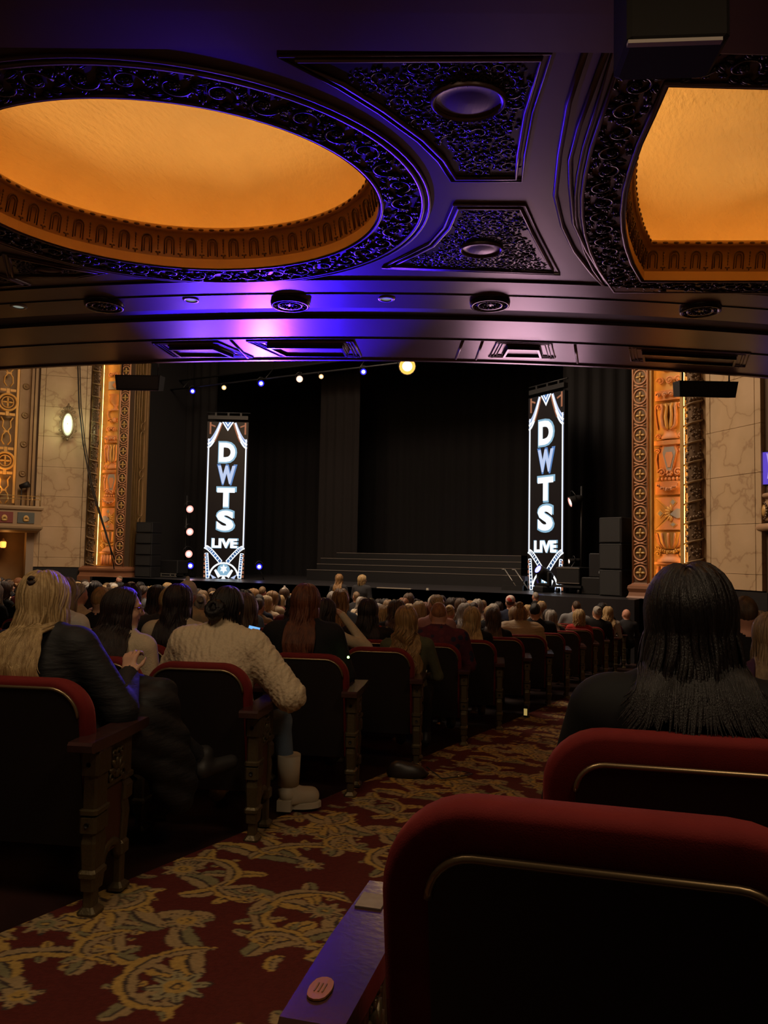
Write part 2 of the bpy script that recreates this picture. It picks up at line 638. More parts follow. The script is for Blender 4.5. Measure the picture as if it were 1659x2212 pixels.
# ---- lit recesses (cove domes)
def recess(name, cont, rise, flute_pitch, label, espot=1.0, estr=9.0):
    root = thing(name, label, 'ceiling dome', (0, 0, 0))
    n = len(cont)

    def ring(off, dz):
        return [TN(p[0], p[1], HZ + dz) for p in offset(cont, off)]

    def sweep(nm, prof, m, smooth=True):
        rings = [ring(o, z) for o, z in prof]
        b = MB()
        b.loft(rings, caps=False, smooth=smooth)
        return obj(nm, b.mesh(nm), m, root)

    sweep('rim', [(0.0, -.012), (.0, .085), (.045, .085)], M_rim, False)
    sweep('cornice', [(.045, .088), (.035, .12), (.025, .20), (.0, .27), (-.035, .315), (-.06, .335)], M_cornice)
    sweep('cornice_bead', [(-.055, .33), (-.085, .345), (-.085, .375), (-.07, .395), (-.03, .402), (.05, .402)], M_cornice)
    sweep('cove_trough', [(.05, .402), (.05, .20), (.63, .20), (.64, .22)], M_gold, False)
    # dome shell
    cx = sum(p[0] for p in cont) / n
    cy = sum(p[1] for p in cont) / n
    base = offset(cont, .64)
    b = MB()
    rings = []
    for k in range(14):
        a = k / 13 * PI / 2
        s = math.cos(a) * .9995 + .0005
        rings.append([TN(cx + (p[0] - cx) * s, cy + (p[1] - cy) * s, HZ + .22 + rise * math.sin(a) ** .85) for p in base])
    b.loft(rings, caps=False, smooth=True)
    obj('dome_shell', b.mesh('dome_shell'), M_gold, root)
    # cove lamp hidden behind the cornice
    b = MB()
    b.tube([TN(p[0], p[1], HZ + .26) for p in offset(cont, .11)], .03, 6, closed=True)
    b.build('cove_lamp', emis('cove_lamp_glow', (1.0, .60, .20), estr), root)
    # lamps in the trough that throw light over to the crown of the dome
    for q in range(0, n, max(1, n // 10)):
        p = offset(cont, .20)[q]
        area_light('cove_light', TN(p[0], p[1], HZ + .30), TN(cx + (cx - p[0]) * .1, cy + (cy - p[1]) * .1, HZ + .22 + rise * .85), .95, espot, (1.0, .63, .27), .06, math.radians(130))
    # tongue ornaments on the cornice, one piece each
    arch = MB()
    pts = []
    for k in range(13):
        a = PI * k / 12
        pts.append((.048 * math.cos(a), 0, .155 + .048 * math.sin(a)))
    pts = [(.048, 0, .02)] + pts + [(-.048, 0, .02)]
    arch.tube(pts, .0075, 5)
    pts = [(.026, 0, .03)] + [(.026 * math.cos(PI * k / 8), 0, .15 + .026 * math.sin(PI * k / 8)) for k in range(9)] + [(-.026, 0, .03)]
    arch.tube(pts, .006, 5)
    am = arch.mesh('cornice_tongue')
    am.materials.append(M_cline)
    drop = MB()
    for k in range(5):
        drop.sphere((0, 0, .19 - .03 * k), (.010 - .001 * k, .008, .017), 6)
    drop.sphere((.016, 0, .035), (.014, .008, .009), 6)
    drop.sphere((-.016, 0, .035), (.014, .008, .009), 6)
    drop.sphere((0, 0, .022), (.009, .009, .02), 6)
    dm = drop.mesh('cornice_pendant')
    dm.materials.append(M_cline)
    ball = MB()
    ball.sphere((0, 0, 0), (.030, .012, .014), 8)
    bm_ = ball.mesh('bead')
    bm_.materials.append(M_cline)
    cont2 = offset(cont, .012)
    seg = []
    L = 0
    for i in range(n):
        a, c = Vector(cont2[i]), Vector(cont2[(i + 1) % n])
        seg.append((L, a, c))
        L += (c - a).length
    cnt = int(L / flute_pitch)
    for q in range(cnt * 2):
        s = (q + .5) / (cnt * 2) * L
        for l0, a, c in seg:
            if l0 <= s <= l0 + (c - a).length + 1e-9:
                p = a + (c - a) * ((s - l0) / (c - a).length)
                d = (c - a).normalized()
                break
        w = TN(p.x, p.y, HZ + .095)
        ang = math.atan2(d.y, d.x) + math.atan2(.498, .867)
        # lean the piece with the cove's inward curve
        R = Matrix.Rotation(ang, 4, 'Z') @ Matrix.Rotation(math.radians(-13), 4, 'X')
        o = obj('cornice_tongue' if q % 2 == 0 else 'cornice_pendant', am if q % 2 == 0 else dm, None, root)
        o.matrix_world = Matrix.Translation(w) @ R
        nrm = Vector((-d.y, d.x))
        pb = Vector((p.x, p.y)) + nrm * .098
        o = obj('cornice_bead_drop', bm_, None, root)
        o.matrix_world = Matrix.Translation(TN(pb.x, pb.y, HZ + .362)) @ Matrix.Rotation(ang, 4, 'Z')
    return root


recess('oval_dome', ELL, 1.25, .225, 'large oval golden dome glowing inside the balcony soffit', 4.7, estr=5.5)
recess('coved_dome', REC, 1.15, .225, 'golden straight-sided dome with one bowed edge recessed in the soffit', 4.5, estr=5.2)


# ---- scroll ornament pieces of the friezes
def scroll_mesh(seed, sc=1.0):
    """a leafy spiral lying in the xy plane, thickness towards -z"""
    r = random.Random(seed)
    b = MB()
    pts, rad = [], []
    for k in range(20):
        a = k / 19 * 4.4 * PI / 2
        q = .125 * (1 - k / 24)
        pts.append((q * math.cos(a) * 1.0, q * math.sin(a), -.012))
        rad.append(.016 * (1 - k / 30))
    b.tube(pts, rad, 6)
    b.sphere((0.0, 0.0, -.012), (.035, .035, .028), 8)
    for k in range(5):
        a = k * 2 * PI / 5
        b.sphere((.03 * math.cos(a), .03 * math.sin(a), -.014), (.017, .017, .02), 6)
    for k in range(9):
        a = k * .72 + r.random() * .3
        q = .125 + r.uniform(-.01, .02)
        c = (q * math.cos(a), q * math.sin(a), -.012)
        l = r.uniform(.035, .07)
        M = Matrix.Translation(c) @ Matrix.Rotation(a + r.uniform(.5, 1.3), 4, 'Z') @ Matrix.Rotation(r.uniform(-.5, .3), 4, 'Y')
        b.sphere((l * .6, 0, 0), (l, .017, .016), 6, M)
        b.sphere((l * .5, .022, 0), (l * .6, .011, .012), 5, M)
        b.sphere((l * .5, -.022, 0), (l * .6, .011, .012), 5, M)
    me = b.mesh('frieze_scroll')
    me.materials.append(M_relief)
    return me


SCR = [scroll_mesh(s) for s in range(4)]


def put_scroll(parent, t, n, size, rot, z=HZ, flip=1, i=0):
    o = obj('frieze_scroll', SCR[i % 4], None, parent)
    a = math.atan2(.498, .867)
    o.matrix_world = Matrix.Translation(TN(t, n, z)) @ Matrix.Rotation(a + rot, 4, 'Z') @ Matrix.Diagonal((size, size * flip, size * 1.0, 1))
    return o


def frieze(name, cont, o0, o1, label, keep=lambda p: True):
    b = MB()
    for off, r in ((o0 - .015, .018), (o1, .022), (o1 + .055, .016)):
        b.tube([TN(p[0], p[1], HZ - .006) for p in offset(cont, off)], r, 6, closed=True)
    root = b.build(name, M_soffit, ceil, label=label)
    mid = offset(cont, (o0 + o1) / 2)
    n = len(mid)
    L = sum((Vector(mid[i]) - Vector(mid[(i + 1) % n])).length for i in range(n))
    w = o1 - o0
    cnt = int(L / (w * .86))
    acc, i, k = 0, 0, 0
    for i in range(n):
        a, c = Vector(mid[i]), Vector(mid[(i + 1) % n])
        l = (c - a).length
        while acc + l > (k + .5) * L / cnt and k < cnt:
            p = a + (c - a) * (((k + .5) * L / cnt - acc) / l)
            d = c - a
            if keep(p):
                put_scroll(root, p.x, p.y, w / .36, math.atan2(d.y, d.x), flip=1 if k % 2 else -1, i=k)
            k += 1
        acc += l
    return root


frieze('oval_frieze', ELL, .045, .38, 'oval frieze of leafy scrolls circling the large golden dome')
frieze('coved_frieze', REC, .05, .36, 'scrolled leaf frieze bordering the straight-sided golden dome', keep=lambda p: p[0] < 6.3)


# ---- spandrel panels
def inside(p, poly):
    c = False
    for i in range(len(poly)):
        a, b = poly[i - 1], poly[i]
        if (a[1] > p[1]) != (b[1] > p[1]) and p[0] < (b[0] - a[0]) * (p[1] - a[1]) / (b[1] - a[1]) + a[0]:
            c = not c
    return c


def spandrel(poly, label, cart=None, size=.55, seed=1):
    poly = ccw(poly)
    b = MB()
    tr = tessellate_polygon([[Vector((p[0], p[1], 0)) for p in poly]])
    b.add([TN(p[0], p[1], HZ - .004) for p in poly], tr)
    root = obj('spandrel_panel', b.mesh('spandrel_panel'), M_relief, ceil, label=label)
    for d, r in ((0, .02), (.05, .012)):
        b = MB()
        b.tube([TN(p[0], p[1], HZ - .006) for p in offset(poly, d)], r, 6, closed=True)
        b.build('panel_molding', M_soffit, root)
    if cart:
        t, n, a, c_ = cart
        b = MB()
        b.lathe([(0, -.022), (.6, -.018), (.9, -.008), (.93, -.012), (1.0, -.03), (1.06, -.02), (1.08, 0)], 28)
        o = b.build('cartouche', M_soffit, root)
        o.matrix_world = Matrix.Translation(TN(t, n, HZ - .004)) @ Matrix.Rotation(math.atan2(.498, .867) + .05, 4, 'Z') @ Matrix.Diagonal((a, c_, 1, 1))
        for k in range(14):
            an = 2 * PI * k / 14
            put_scroll(root, t + a * 1.22 * math.cos(an), n + c_ * 1.25 * math.sin(an), .30, an + 1.2, flip=1 if k % 2 else -1, i=k) if inside((t + a * 1.3 * math.cos(an), n + c_ * 1.3 * math.sin(an)), poly) else None
    r = random.Random(seed)
    xs = [p[0] for p in poly]
    ys = [p[1] for p in poly]
    pitch = .25 * size
    got = 0
    y = min(ys)
    row = 0
    while y < max(ys):
        x = min(xs) + (row % 2) * pitch / 2
        while x < max(xs):
            p = (x + r.uniform(-.02, .02), y + r.uniform(-.02, .02))
            if inside(p, offset(poly, -.07)) and not (cart and ((p[0] - cart[0]) / (cart[2] * 1.2)) ** 2 + ((p[1] - cart[1]) / (cart[3] * 1.2)) ** 2 < 1):
                put_scroll(root, p[0], p[1], size * r.uniform(.75, 1.05), r.uniform(0, 6.3), flip=r.choice((-1, 1)), i=got)
                got += 1
            x += pitch
        y += pitch * .9
        row += 1
    return root


P1 = [(1.24, -1.96), (2.72, -2.05), (2.74, -1.49), (2.80, -.95), (2.85, -.60), (2.38, -.57), (2.26, -.85), (2.08, -1.13), (1.79, -1.47), (1.52, -1.74)]
P2 = [(2.46, -.06), (2.99, -.09), (3.19, .39), (3.42, .9), (3.64, 1.37), (1.93, 1.31), (2.15, 1.0), (2.32, .75), (2.43, .35)]
spandrel(P1, 'soffit panel of dense leaf relief around a large plain oval boss', (2.34, -1.60, .235, .20), .52)
spandrel(P2, 'smaller soffit panel of leaf relief with a low oval boss', (2.79, .80, .20, .17), .46, 2)
spandrel([(-1.98, 1.32), (-1.6, 1.55), (-1.22, 1.72), (-1.5, 1.845), (-1.8, 1.86), (-2.2, 1.9)], 'small pointed soffit panel of leaf relief beside the oval dome', (-1.72, 1.68, .14, .09), .34, 3)
spandrel([(-3.0, 1.62), (-2.35, 1.86), (-2.2, 2.14), (-2.6, 2.26), (-3.0, 2.3)], 'soffit panel of leaf relief in the neighbouring bay', None, .4, 4)
# rib mouldings between the bays
for c in ([(2.95, -2.26), (3.0, -1.6), (3.10, -.98), (3.23, -.33), (3.44, .25), (3.69, .78), (4.0, 1.3), (4.25, 1.68)],
          [(3.07, -2.31), (3.14, -1.35), (3.2, -.9), (3.31, -.5), (3.52, .17), (3.8, .75), (4.2, 1.48), (4.28, 1.62)],
          [(-2.05, 1.28), (-2.4, 1.55), (-2.75, 1.75), (-3.3, 1.95)]):
    mb = MB()
    mb.tube([TN(t, n, HZ - .004) for t, n in c], .022, 6)
    mb.build('rib_molding', M_soffit, ceil)

# ---- medallions and downlights
mb = MB()
mb.lathe([(0, -.03), (.05, -.035), (.06, -.022), (.12, -.02), (.125, -.04), (.15, -.045), (.155, -.025), (.19, -.025), (.20, -.05), (.225, -.05), (.235, 0)], 32)
_disc = mb.mesh('medallion_disc')
_disc.materials.append(M_relief)
mb = MB()
for k in range(12):
    M = Matrix.Rotation(2 * PI * k / 12, 4, 'Z')
    mb.sphere((.09, 0, -.032), (.036, .014, .018), 6, M)
    mb.sphere((.172, 0, -.03), (.016, .02, .016), 6, M)
_leaf = mb.mesh('medallion_rosette')
_leaf.materials.append(M_relief)
for t, n in [(-3.9, 3.35), (-1.48, 2.72), (.78, 2.50), (3.12, 2.31), (5.61, 2.33)]:
    r_ = obj('medallion', _disc, None, ceil, loc=TN(t, n, 4.18))
    obj('medallion_rosette', _leaf, None, r_)
mb = MB()
mb.lathe([(.062, .0), (.066, -.012), (.092, -.012), (.10, 0)], 24)
_dr = mb.mesh('trim_ring')
_dr.materials.append(mat('downlight_ring', (.5, .48, .44), .35, .6))
mb = MB()
mb.lathe([(0, -.002), (.062, -.002)], 24)
_dl = mb.mesh('lens')
_dl.materials.append(mat('downlight_lens', (.35, .38, .34), .3, emit=(.8, .9, .75), estr=.22))
for t, n in [(-2.59, 2.92), (-.39, 2.50), (1.91, 2.28), (-5.0, 3.6)]:
    r_ = thing('downlight', 'small round recessed downlight with pale ring in the soffit band', 'ceiling light', TN(t, n, 4.18), group='downlights of the soffit band')
    obj('trim_ring', _dr, None, r_)
    obj('lens', _dl, None, r_)


# ---- stepped coffers of the front band
def coffer(poly, label, pink=True):
    poly = ccw(poly)
    b = MB()
    q2 = offset(poly, -.2)
    b.add([TN(p[0], p[1], 4.127) for p in q2], tessellate_polygon([[Vector((p[0], p[1], 0)) for p in q2]]))
    root = obj('soffit_coffer', b.mesh('soffit_coffer'), M_soffit, ceil, label=label)
    for d, r, z in ((0, .018, 4.156), (-.05, .012, 4.156), (-.09, .01, 4.154), (-.16, .012, 4.154)):
        b = MB()
        b.tube([TN(p[0], p[1], z) for p in offset(poly, d)], r, 6, closed=True)
        b.build('coffer_molding', M_soffit, root)
    q = offset(poly, -.17)
    q2 = offset(poly, -.2)
    b = MB()
    b.loft([[TN(p[0], p[1], 4.15) for p in q], [TN(p[0], p[1], 4.095) for p in q], [TN(p[0], p[1], 4.095) for p in q2], [TN(p[0], p[1], 4.125) for p in q2]], caps=False)
    b.build('coffer_frame', M_relief, root)
    for i in range(len(poly)):
        m = (Vector(poly[i]) * .92 + Vector((sum(p[0] for p in poly) / len(poly), sum(p[1] for p in poly) / len(poly))) * .08)
        put_scroll(root, m.x, m.y, .32, i * 1.3, z=4.152, i=i)
    return root


coffer([(-1.34, 4.33), (-.40, 4.20), (-.02, 4.98), (-1.23, 5.05)], 'stepped coffer at the balcony front glowing pink in stage light')
coffer([(.02, 4.10), (1.5, 3.98), (1.6, 4.80), (.40, 4.88)], 'long stepped coffer at the balcony front next to the blue glow')
coffer([(3.47, 3.83), (4.21, 3.84), (4.45, 4.60), (3.49, 4.62)], 'stepped coffer at the balcony front near the right hanging speaker')
coffer([(5.3, 3.9), (7.1, 4.1), (7.4, 4.85), (5.6, 4.65)], 'plain long coffer at the far end of the balcony front')
for t0, t1 in ((3.0, 3.02), (3.27, 3.32), (4.55, 4.86), (-.2, -.1)):
    mb = MB()
    mb.tube([TN(t0, band(t0, 4.05), 4.157), TN(t1, band(t1, 5.02), 4.157)], .02, 6)
    mb.build('bay_molding', M_soffit, ceil)


# ------------------------------------------------------------------ stage
SZ = .40
mb = MB()
mb.box((-10.98, 21.4, SZ - .35), (17.2, 9.1, .7))
mb.box((-10.98, 16.95, SZ - .9), (17.0, .2, 1.8))
struct('stage_platform', mb, mat('stage_floor', (.030, .028, .032), .32), label='low black stage platform in front of the audience')
# bowed thrust at the stage end
mb = MB()
_arc = [(-3.0 - 2.6 * math.cos(a), 17.3 - 1.0 * math.sin(a)) for a in np.linspace(0, PI / 2, 12)] + [(-3.0, 17.4)]
mb.prism(_arc, SZ - 1.6, SZ + .003)
struct('stage_thrust', mb, mat('stage_floor', (0, 0, 0)), label='bowed black apron at the end of the stage')
# back drapes, made of folds
def drape(name, x0, x1, y, z0, z1, fold, amp, m=M_curtain, label=None, yaw=0.0, cx=None):
    n = int(abs(x1 - x0) / fold * 6)
    v = []
    for k in range(n + 1):
        x = x0 + (x1 - x0) * k / n
        yy = y + amp * math.sin(2 * PI * x / fold) + amp * .4 * math.sin(2 * PI * x / fold * .37 + 1)
        v += [(x, yy, z0), (x, yy, z1)]
    f = [(2 * k, 2 * k + 2, 2 * k + 3, 2 * k + 1) for k in range(n)]
    return obj(name, mesh(name, v, f, True), m, None, label, 'curtain' if label else None)


drape('stage_curtain', -21, -1.5, 24.5, SZ, 10, .5, .06, label='wide black drape closing the back of the stage')
drape('stage_leg_curtain', -19.2, -17.6, 20.3, SZ, 9.5, .35, .05, label='narrow black side drape behind the triple lamp boom')
drape('stage_leg_curtain', -14.4, -12.9, 21.9, SZ, 9.5, .35, .05, mat('brown_black_drape', (.008, .005, .005), .95), label='narrow brownish drape beside the left end of the stage steps')
drape('stage_leg_curtain', -5.6, -2.8, 20.3, SZ, 9.5, .35, .05, label='narrow black side drape behind the single pink lamp')
# high black border closing the opening above the truss, rear and side enclosure
mb = MB()
mb.box((-10.98, 20.6, 9.2), (18.4, .3, 3.6))
struct('wall_back', mb, M_curtain, label='black border above the stage lights')

for nm, x in (('wall_wing_left', -19.1), ('wall_wing_right', -2.86)):
    mb = MB()
    mb.box((x, 21.6, 5.0), (.12, 6.4, 10.0))
    struct(nm, mb, M_curtain, label='black masking wall at the side of the stage')
# steps on the stage
st = thing('stage_steps', 'wide black stepped riser with thin pale edges across the stage', 'steps', (-10.4, 20.5, SZ))
M_edge = mat('step_edge', (.20, .17, .15), .4)
for k in range(4):
    x0, x1 = -13.9 + .12 * (k if k != 2 else 0), -6.8 - .13 * k
    z = .74 + .185 * k
    y = 20.5 + .4 * k
    mb = MB()
    mb.box(((x0 + x1) / 2 + 10.4, y + .8 - 20.5, (z + SZ) / 2 - SZ), (x1 - x0, 1.6, z - SZ))
    mb.build('step', M_black, st)
    mb = MB()
    mb.box(((x0 + x1) / 2 + 10.4, y - 20.5 - .004, z - SZ - .008), (x1 - x0, .012, .016))
    mb.build('step_edge', M_edge, st)

# ------------------------------------------------------------------ proscenium columns with stacked reliefs
PZ0, PZ1 = .72, 9.6
col = thing('proscenium_column', 'tall gilt proscenium pilaster of stacked relief ornaments beside the marble wall with the video screen', 'column', (-3.22, 17.5, 0), math.radians(-12.42))
mb = MB()
mb.box((.78, .45, (PZ0 + PZ1) / 2), (1.56, .5, PZ1 - PZ0))
mb.build('pilaster_body', M_prosgold, col)
mb = MB()
mb.box((.18, .10, (PZ0 + PZ1) / 2), (.36, .40, PZ1 - PZ0))
mb.build('guilloche_ground', M_fruit, col)
for x in (.015, .345):
    mb = MB()
    mb.tube([(x, -.11, PZ0), (x, -.11, PZ1)], .022, 8)
    mb.build('edge_bead', M_rosy, col)
mb = MB()
mb.tube([(.14 * math.cos(a), 0, .155 * math.sin(a)) for a in np.linspace(0, 2 * PI, 24, endpoint=False)], .020, 6, closed=True)
_ring = mb.mesh('guilloche_ring')
_ring.materials.append(M_rosy)
mb = MB()
for k in range(4):
    M = Matrix.Rotation(k * PI / 2, 4, 'Y')
    mb.sphere((.055, 0, 0), (.058, .022, .030), 8, M)
mb.sphere((0, -.02, 0), .024, 8)
_quat = mb.mesh('quatrefoil')
_quat.materials.append(M_prosgold)
mb = MB()
for sx in (-1, 1):
    mb.tube([(sx * .14, 0, -.03), (sx * .05, -.01, .0), (-sx * .05, 0, .02), (-sx * .14, 0, .06)], .014, 6)
_knot = mb.mesh('guilloche_knot')
_knot.materials.append(M_rosy)
k = 0
z = PZ0 + .22
while z < PZ1 - .2:
    obj('guilloche_ring', _ring, None, col, loc=(.18, -.105, z))
    obj('quatrefoil', _quat, None, col, loc=(.18, -.105, z))
    obj('guilloche_knot', _knot, None, col, loc=(.18, -.105, z + .205))
    z += .43
# strip lamps that light the reliefs from both corners
for x, lx in ((.378, .39), (1.084, 1.072)):
    mb = MB()
    mb.box((lx, -.075, (PZ0 + PZ1) / 2), (.075, .03, PZ1 - PZ0), bev=.006)
    mb.build('lamp_lip', M_prosgold, col)
    mb = MB()
    mb.box((x, .0, (PZ0 + PZ1) / 2), (.018, .03, PZ1 - PZ0 - .1))
    mb.build('strip_lamp', emis('pilaster_lamp_glow', (1.0, .46, .10), 11.0), col)

# fruit moulding
mb = MB()
mb.lathe([(.155, PZ0), (.155, PZ1)], 14, Matrix.Translation((1.28, .06, 0)), PI, 2 * PI)
mb.build('fruit_ground', M_fruit, col)
mb = MB()
pts = []
for k in range(11):
    a = PI + PI * k / 10
    pts.append((1.28 + .17 * math.cos(a), .06 + .17 * math.sin(a), -.05 + .13 * k / 10))
mb.tube(pts, .052, 6, flat=.35)
_bnd = mb.mesh('ribbon_band')
_bnd.materials.append(mat('pale_ribbon', (.36, .25, .14), .45, .1))
_fr = []
for sd in range(3):
    mb = MB()
    r = random.Random(sd + 40)
    for q in range(26):
        a = PI + PI * r.uniform(.06, .94)
        zz = r.uniform(.06, .34)
        mb.sphere((1.28 + .155 * math.cos(a), .06 + .155 * math.sin(a), zz + .1 * (a - PI) / PI - .03), r.uniform(.018, .042), 7)
    m_ = mb.mesh('fruit_cluster')
    m_.materials.append(M_fruit)
    _fr.append(m_)
z, k = PZ0 + .05, 0
while z < PZ1 - .3:
    obj('ribbon_band', _bnd, None, col, loc=(0, 0, z))
    obj('fruit_cluster', _fr[k % 3], None, col, loc=(0, 0, z))
    z += .415
    k += 1
mb = MB()
mb.box((1.50, .2, (PZ0 + PZ1) / 2), (.10, .30, PZ1 - PZ0))
mb.build('outer_fillet', M_wallgold, col)

# stacked relief motifs, centre x = .73, ground at y = .2
CX, GY = .73, .19


def half(name, prof, m, z, sx=1.0, sy=.45, n=16):
    b = MB()
    b.lathe(prof, n, Matrix.Translation((CX, GY, z)), PI, 2 * PI, sx=sx, sy=sy)
    return b.build(name, m, col)


def slab(name, z0, z1, w, d, m, x=CX):
    b = MB()
    b.box((x, GY - d / 2, (z0 + z1) / 2), (w, d, z1 - z0), bev=.01)
    return b.build(name, m, col)


def volute(name, x, z, r, turns, m, mir=1, tail=None):
    b = MB()
    pts, rad = [], []
    for k in range(26):
        a = k / 25 * turns * 2 * PI
        q = r * (1 - .8 * k / 25)
        pts.append((x + mir * q * math.cos(a), GY - .05, z + q * math.sin(a)))
        rad.append(.022 * (1 - .5 * k / 25))
    if tail:
        pts = [(x + mir * t[0], GY - .04, z + t[1]) for t in tail] + pts
        rad = [.022] * len(tail) + rad
    b.tube(pts, rad, 6)
    b.sphere((x, GY - .05, z), .03, 8)
    return b.build(name, m, col)


def swag(name, x0, x1, z, sag, m):
    b = MB()
    for k in range(13):
        s = k / 12
        b.sphere((x0 + (x1 - x0) * s, GY - .06, z - sag * math.sin(PI * s)), .022 + .020 * math.sin(PI * s), 7)
        b.sphere((x0 + (x1 - x0) * s, GY - .09, z - sag * math.sin(PI * s) + .03 * math.sin(k * 2.2)), .022, 6)
    return b.build(name, m, col)


def egg_row(z, m, w=.56, n=7):
    for k in range(n):
        b = MB()
        b.sphere((CX - w / 2 + w * (k + .5) / n, GY - .05, z), (w / n * .42, .03, .045), 7)
        b.build('egg_ornament', m, col)


def fluted(z0, z1, w, n, m):
    slab('fluted_ground', z0, z1, w, .04, M_prosgold)
    for k in range(n):
        b = MB()
        x = CX - w / 2 + w * (k + .5) / n
        b.tube([(x, GY - .04, z0 + .02), (x, GY - .055, (z0 + z1) / 2), (x, GY - .04, z1 - .03)], w / n * .40, 6)
        b.build('flute', m, col)


fluted(.76, 1.12, .62, 6, M_rosy)
slab('base_molding', 1.13, 1.19, .66, .10, M_rosy)
half('urn_foot', [(.30, 0), (.30, .05), (.24, .08), (.18, .13), (.20, .17)], M_rosy, 1.19)
swag('fruit_swag', CX - .28, CX + .28, 1.50, .10, M_prosgold)
half('urn_bowl', [(.16, 0), (.20, .04), (.27, .14), (.30, .26), (.32, .33), (.34, .36)], M_prosgold, 1.47)
for k in range(7):
    b = MB()
    a = PI + PI * (k + .5) / 7
    b.tube([(CX + q * math.cos(a), GY + q * .47 * math.sin(a), 1.47 + h) for q, h in ((.17, .02), (.26, .12), (.30, .24), (.33, .34))], .022, 6)
    b.build('urn_rib', M_rosy, col)
for s_ in (-1, 1):
    volute('leaf_scroll', CX + s_ * .26, 1.36, .07, 1.4, M_prosgold, s_)
# painted diamond panel
slab('painted_panel', 1.87, 2.60, .66, .05, M_prosgold)


def plate(name, poly, d, m):
    b = MB()
    b.prism([(p[0], -p[1]) for p in poly], 0, d)
    o = b.build(name, m, col)
    o.matrix_basis = Matrix.Translation((CX, GY - .05, 2.235)) @ Matrix.Rotation(PI / 2, 4, 'X') @ Matrix.Diagonal((1, -1, 1, 1))
    return o


M_ochre = mat('ochre_paint', (.48, .27, .07), .5)
plate('ochre_triangle', [(-.32, -.35), (-.32, .35), (.02, 0)], .012, M_ochre)
plate('rosy_triangle', [(-.28, .35), (.32, .35), (.32, .05), (.05, .05)], .012, M_rosy)
plate('rosy_triangle', [(-.28, -.35), (.32, -.35), (.32, -.05), (.05, -.05)], .012, M_rosy)
for cx_, cz_, w_, h_ in ((-.2, 0, .09, .10), (.08, .24, .08, .10), (.08, -.24, .09, .07)):
    plate('painted_diamond', [(cx_ - w_, cz_), (cx_, cz_ + h_), (cx_ + w_, cz_), (cx_, cz_ - h_)], .024, M_prosgold)
    plate('diamond_heart', [(cx_ - w_ * .6, cz_), (cx_, cz_ + h_ * .6), (cx_ + w_ * .6, cz_), (cx_, cz_ - h_ * .6)], .034, M_greyblue)
plate('grey_vase', [(.02, -.02), (.10, .05), (.17, .10), (.24, .09), (.29, .02), (.29, -.05), (.24, -.10), (.17, -.11), (.10, -.07)], .05, M_greyblue)
for k in range(7):
    a = PI / 2 + PI * (k + .5) / 7
    b = MB()
    b.sphere((0, 0, 0), (.075, .02, .028), 8, Matrix.Translation((CX + .06 + .10 * math.cos(a), GY - .075, 2.235 + .12 * math.sin(a))) @ Matrix.Rotation(-a, 4, 'Y'))
    b.build('palmette_leaf', M_prosgold, col)
# box with swag
slab('swag_box', 2.64, 2.93, .60, .10, M_pros)
GY -= .09
swag('fruit_swag', CX - .22, CX + .22, 2.84, .09, M_rosy)
GY += .09
egg_row(2.985, M_rosy)
# cartouche between scrolls
slab('cartouche_ground', 3.04, 3.70, .50, .03, M_pros)
_hx = [(-.10, .30), (.10, .30), (.14, .17), (.06, -.15), (.05, -.24), (-.05, -.24), (-.06, -.15), (-.14, .17)]
for sc, d, m_ in ((1.25, .07, M_rosy), (1.0, .085, M_greyblue), (.62, .095, M_rosy)):
    b = MB()
    b.prism([(p[0] * sc, -p[1] * sc) for p in _hx], 0, d)
    o = b.build('cartouche_shield', m_, col)
    o.matrix_basis = Matrix.Translation((CX, GY, 3.38)) @ Matrix.Rotation(PI / 2, 4, 'X') @ Matrix.Diagonal((1, -1, 1, 1))
for s_ in (-1, 1):
    volute('cartouche_scroll', CX + s_ * .17, 3.13, .09, 1.6, M_rosy, s_, [(.10, .42), (.13, .3), (.10, .12)])
    volute('cartouche_scroll', CX + s_ * .26, 3.60, .06, 1.3, M_rosy, s_)
b = MB()
for k in range(6):
    b.sphere((CX + .05 * math.cos(k * PI / 3), GY - .07, 3.11 + .05 * math.sin(k * PI / 3)), .032, 7)
b.build('cartouche_rosette', M_rosy, col)
slab('cornice_slab', 3.72, 3.82, .64, .12, M_pros)
egg_row(3.77, M_rosy, .60, 8)
# pipes capital
slab('capital_ground', 3.84, 4.66, .62, .02, M_prosgold)
half('capital_neck', [(.20, 0), (.22, .05), (.16, .09), (.13, .16), (.16, .2)], M_rosy, 3.86)
for s_ in (-1, 1):
    for q, xx in enumerate((.045, .14)):
        b = MB()
        b.tube([(CX + s_ * .03, GY - .06, 4.06), (CX + s_ * xx, GY - .08, 4.14), (CX + s_ * (xx + .02), GY - .09, 4.35), (CX + s_ * xx, GY - .08, 4.55), (CX + s_ * (xx + .03), GY - .08, 4.63)], [.03, .045, .04, .03, .028], 7)
        b.build('capital_pipe', M_rosy if q else M_prosgold, col)
    volute('capital_scroll', CX + s_ * .24, 4.57, .07, 1.5, M_rosy, s_, [(.02, -.5), (.05, -.3), (.07, -.12)])
    volute('capital_scroll', CX + s_ * .24, 3.92, .06, 1.3, M_rosy, s_)
slab('frieze_panel', 4.70, 4.93, .62, .09, M_pros)
GY -= .09
for k in range(4):
    volute('frieze_curl', CX - .21 + .14 * k, 4.815, .055, 1.2, M_rosy, 1 if k % 2 else -1)
GY += .09
for k in range(3):
    volute('leaf_scroll', CX - .2 + .2 * k, 5.14, .09, 1.4, M_rosy, 1 if k % 2 else -1)
    volute('leaf_scroll', CX - .2 + .2 * k, 6.92, .09, 1.4, M_rosy, 1 if k % 2 else -1)
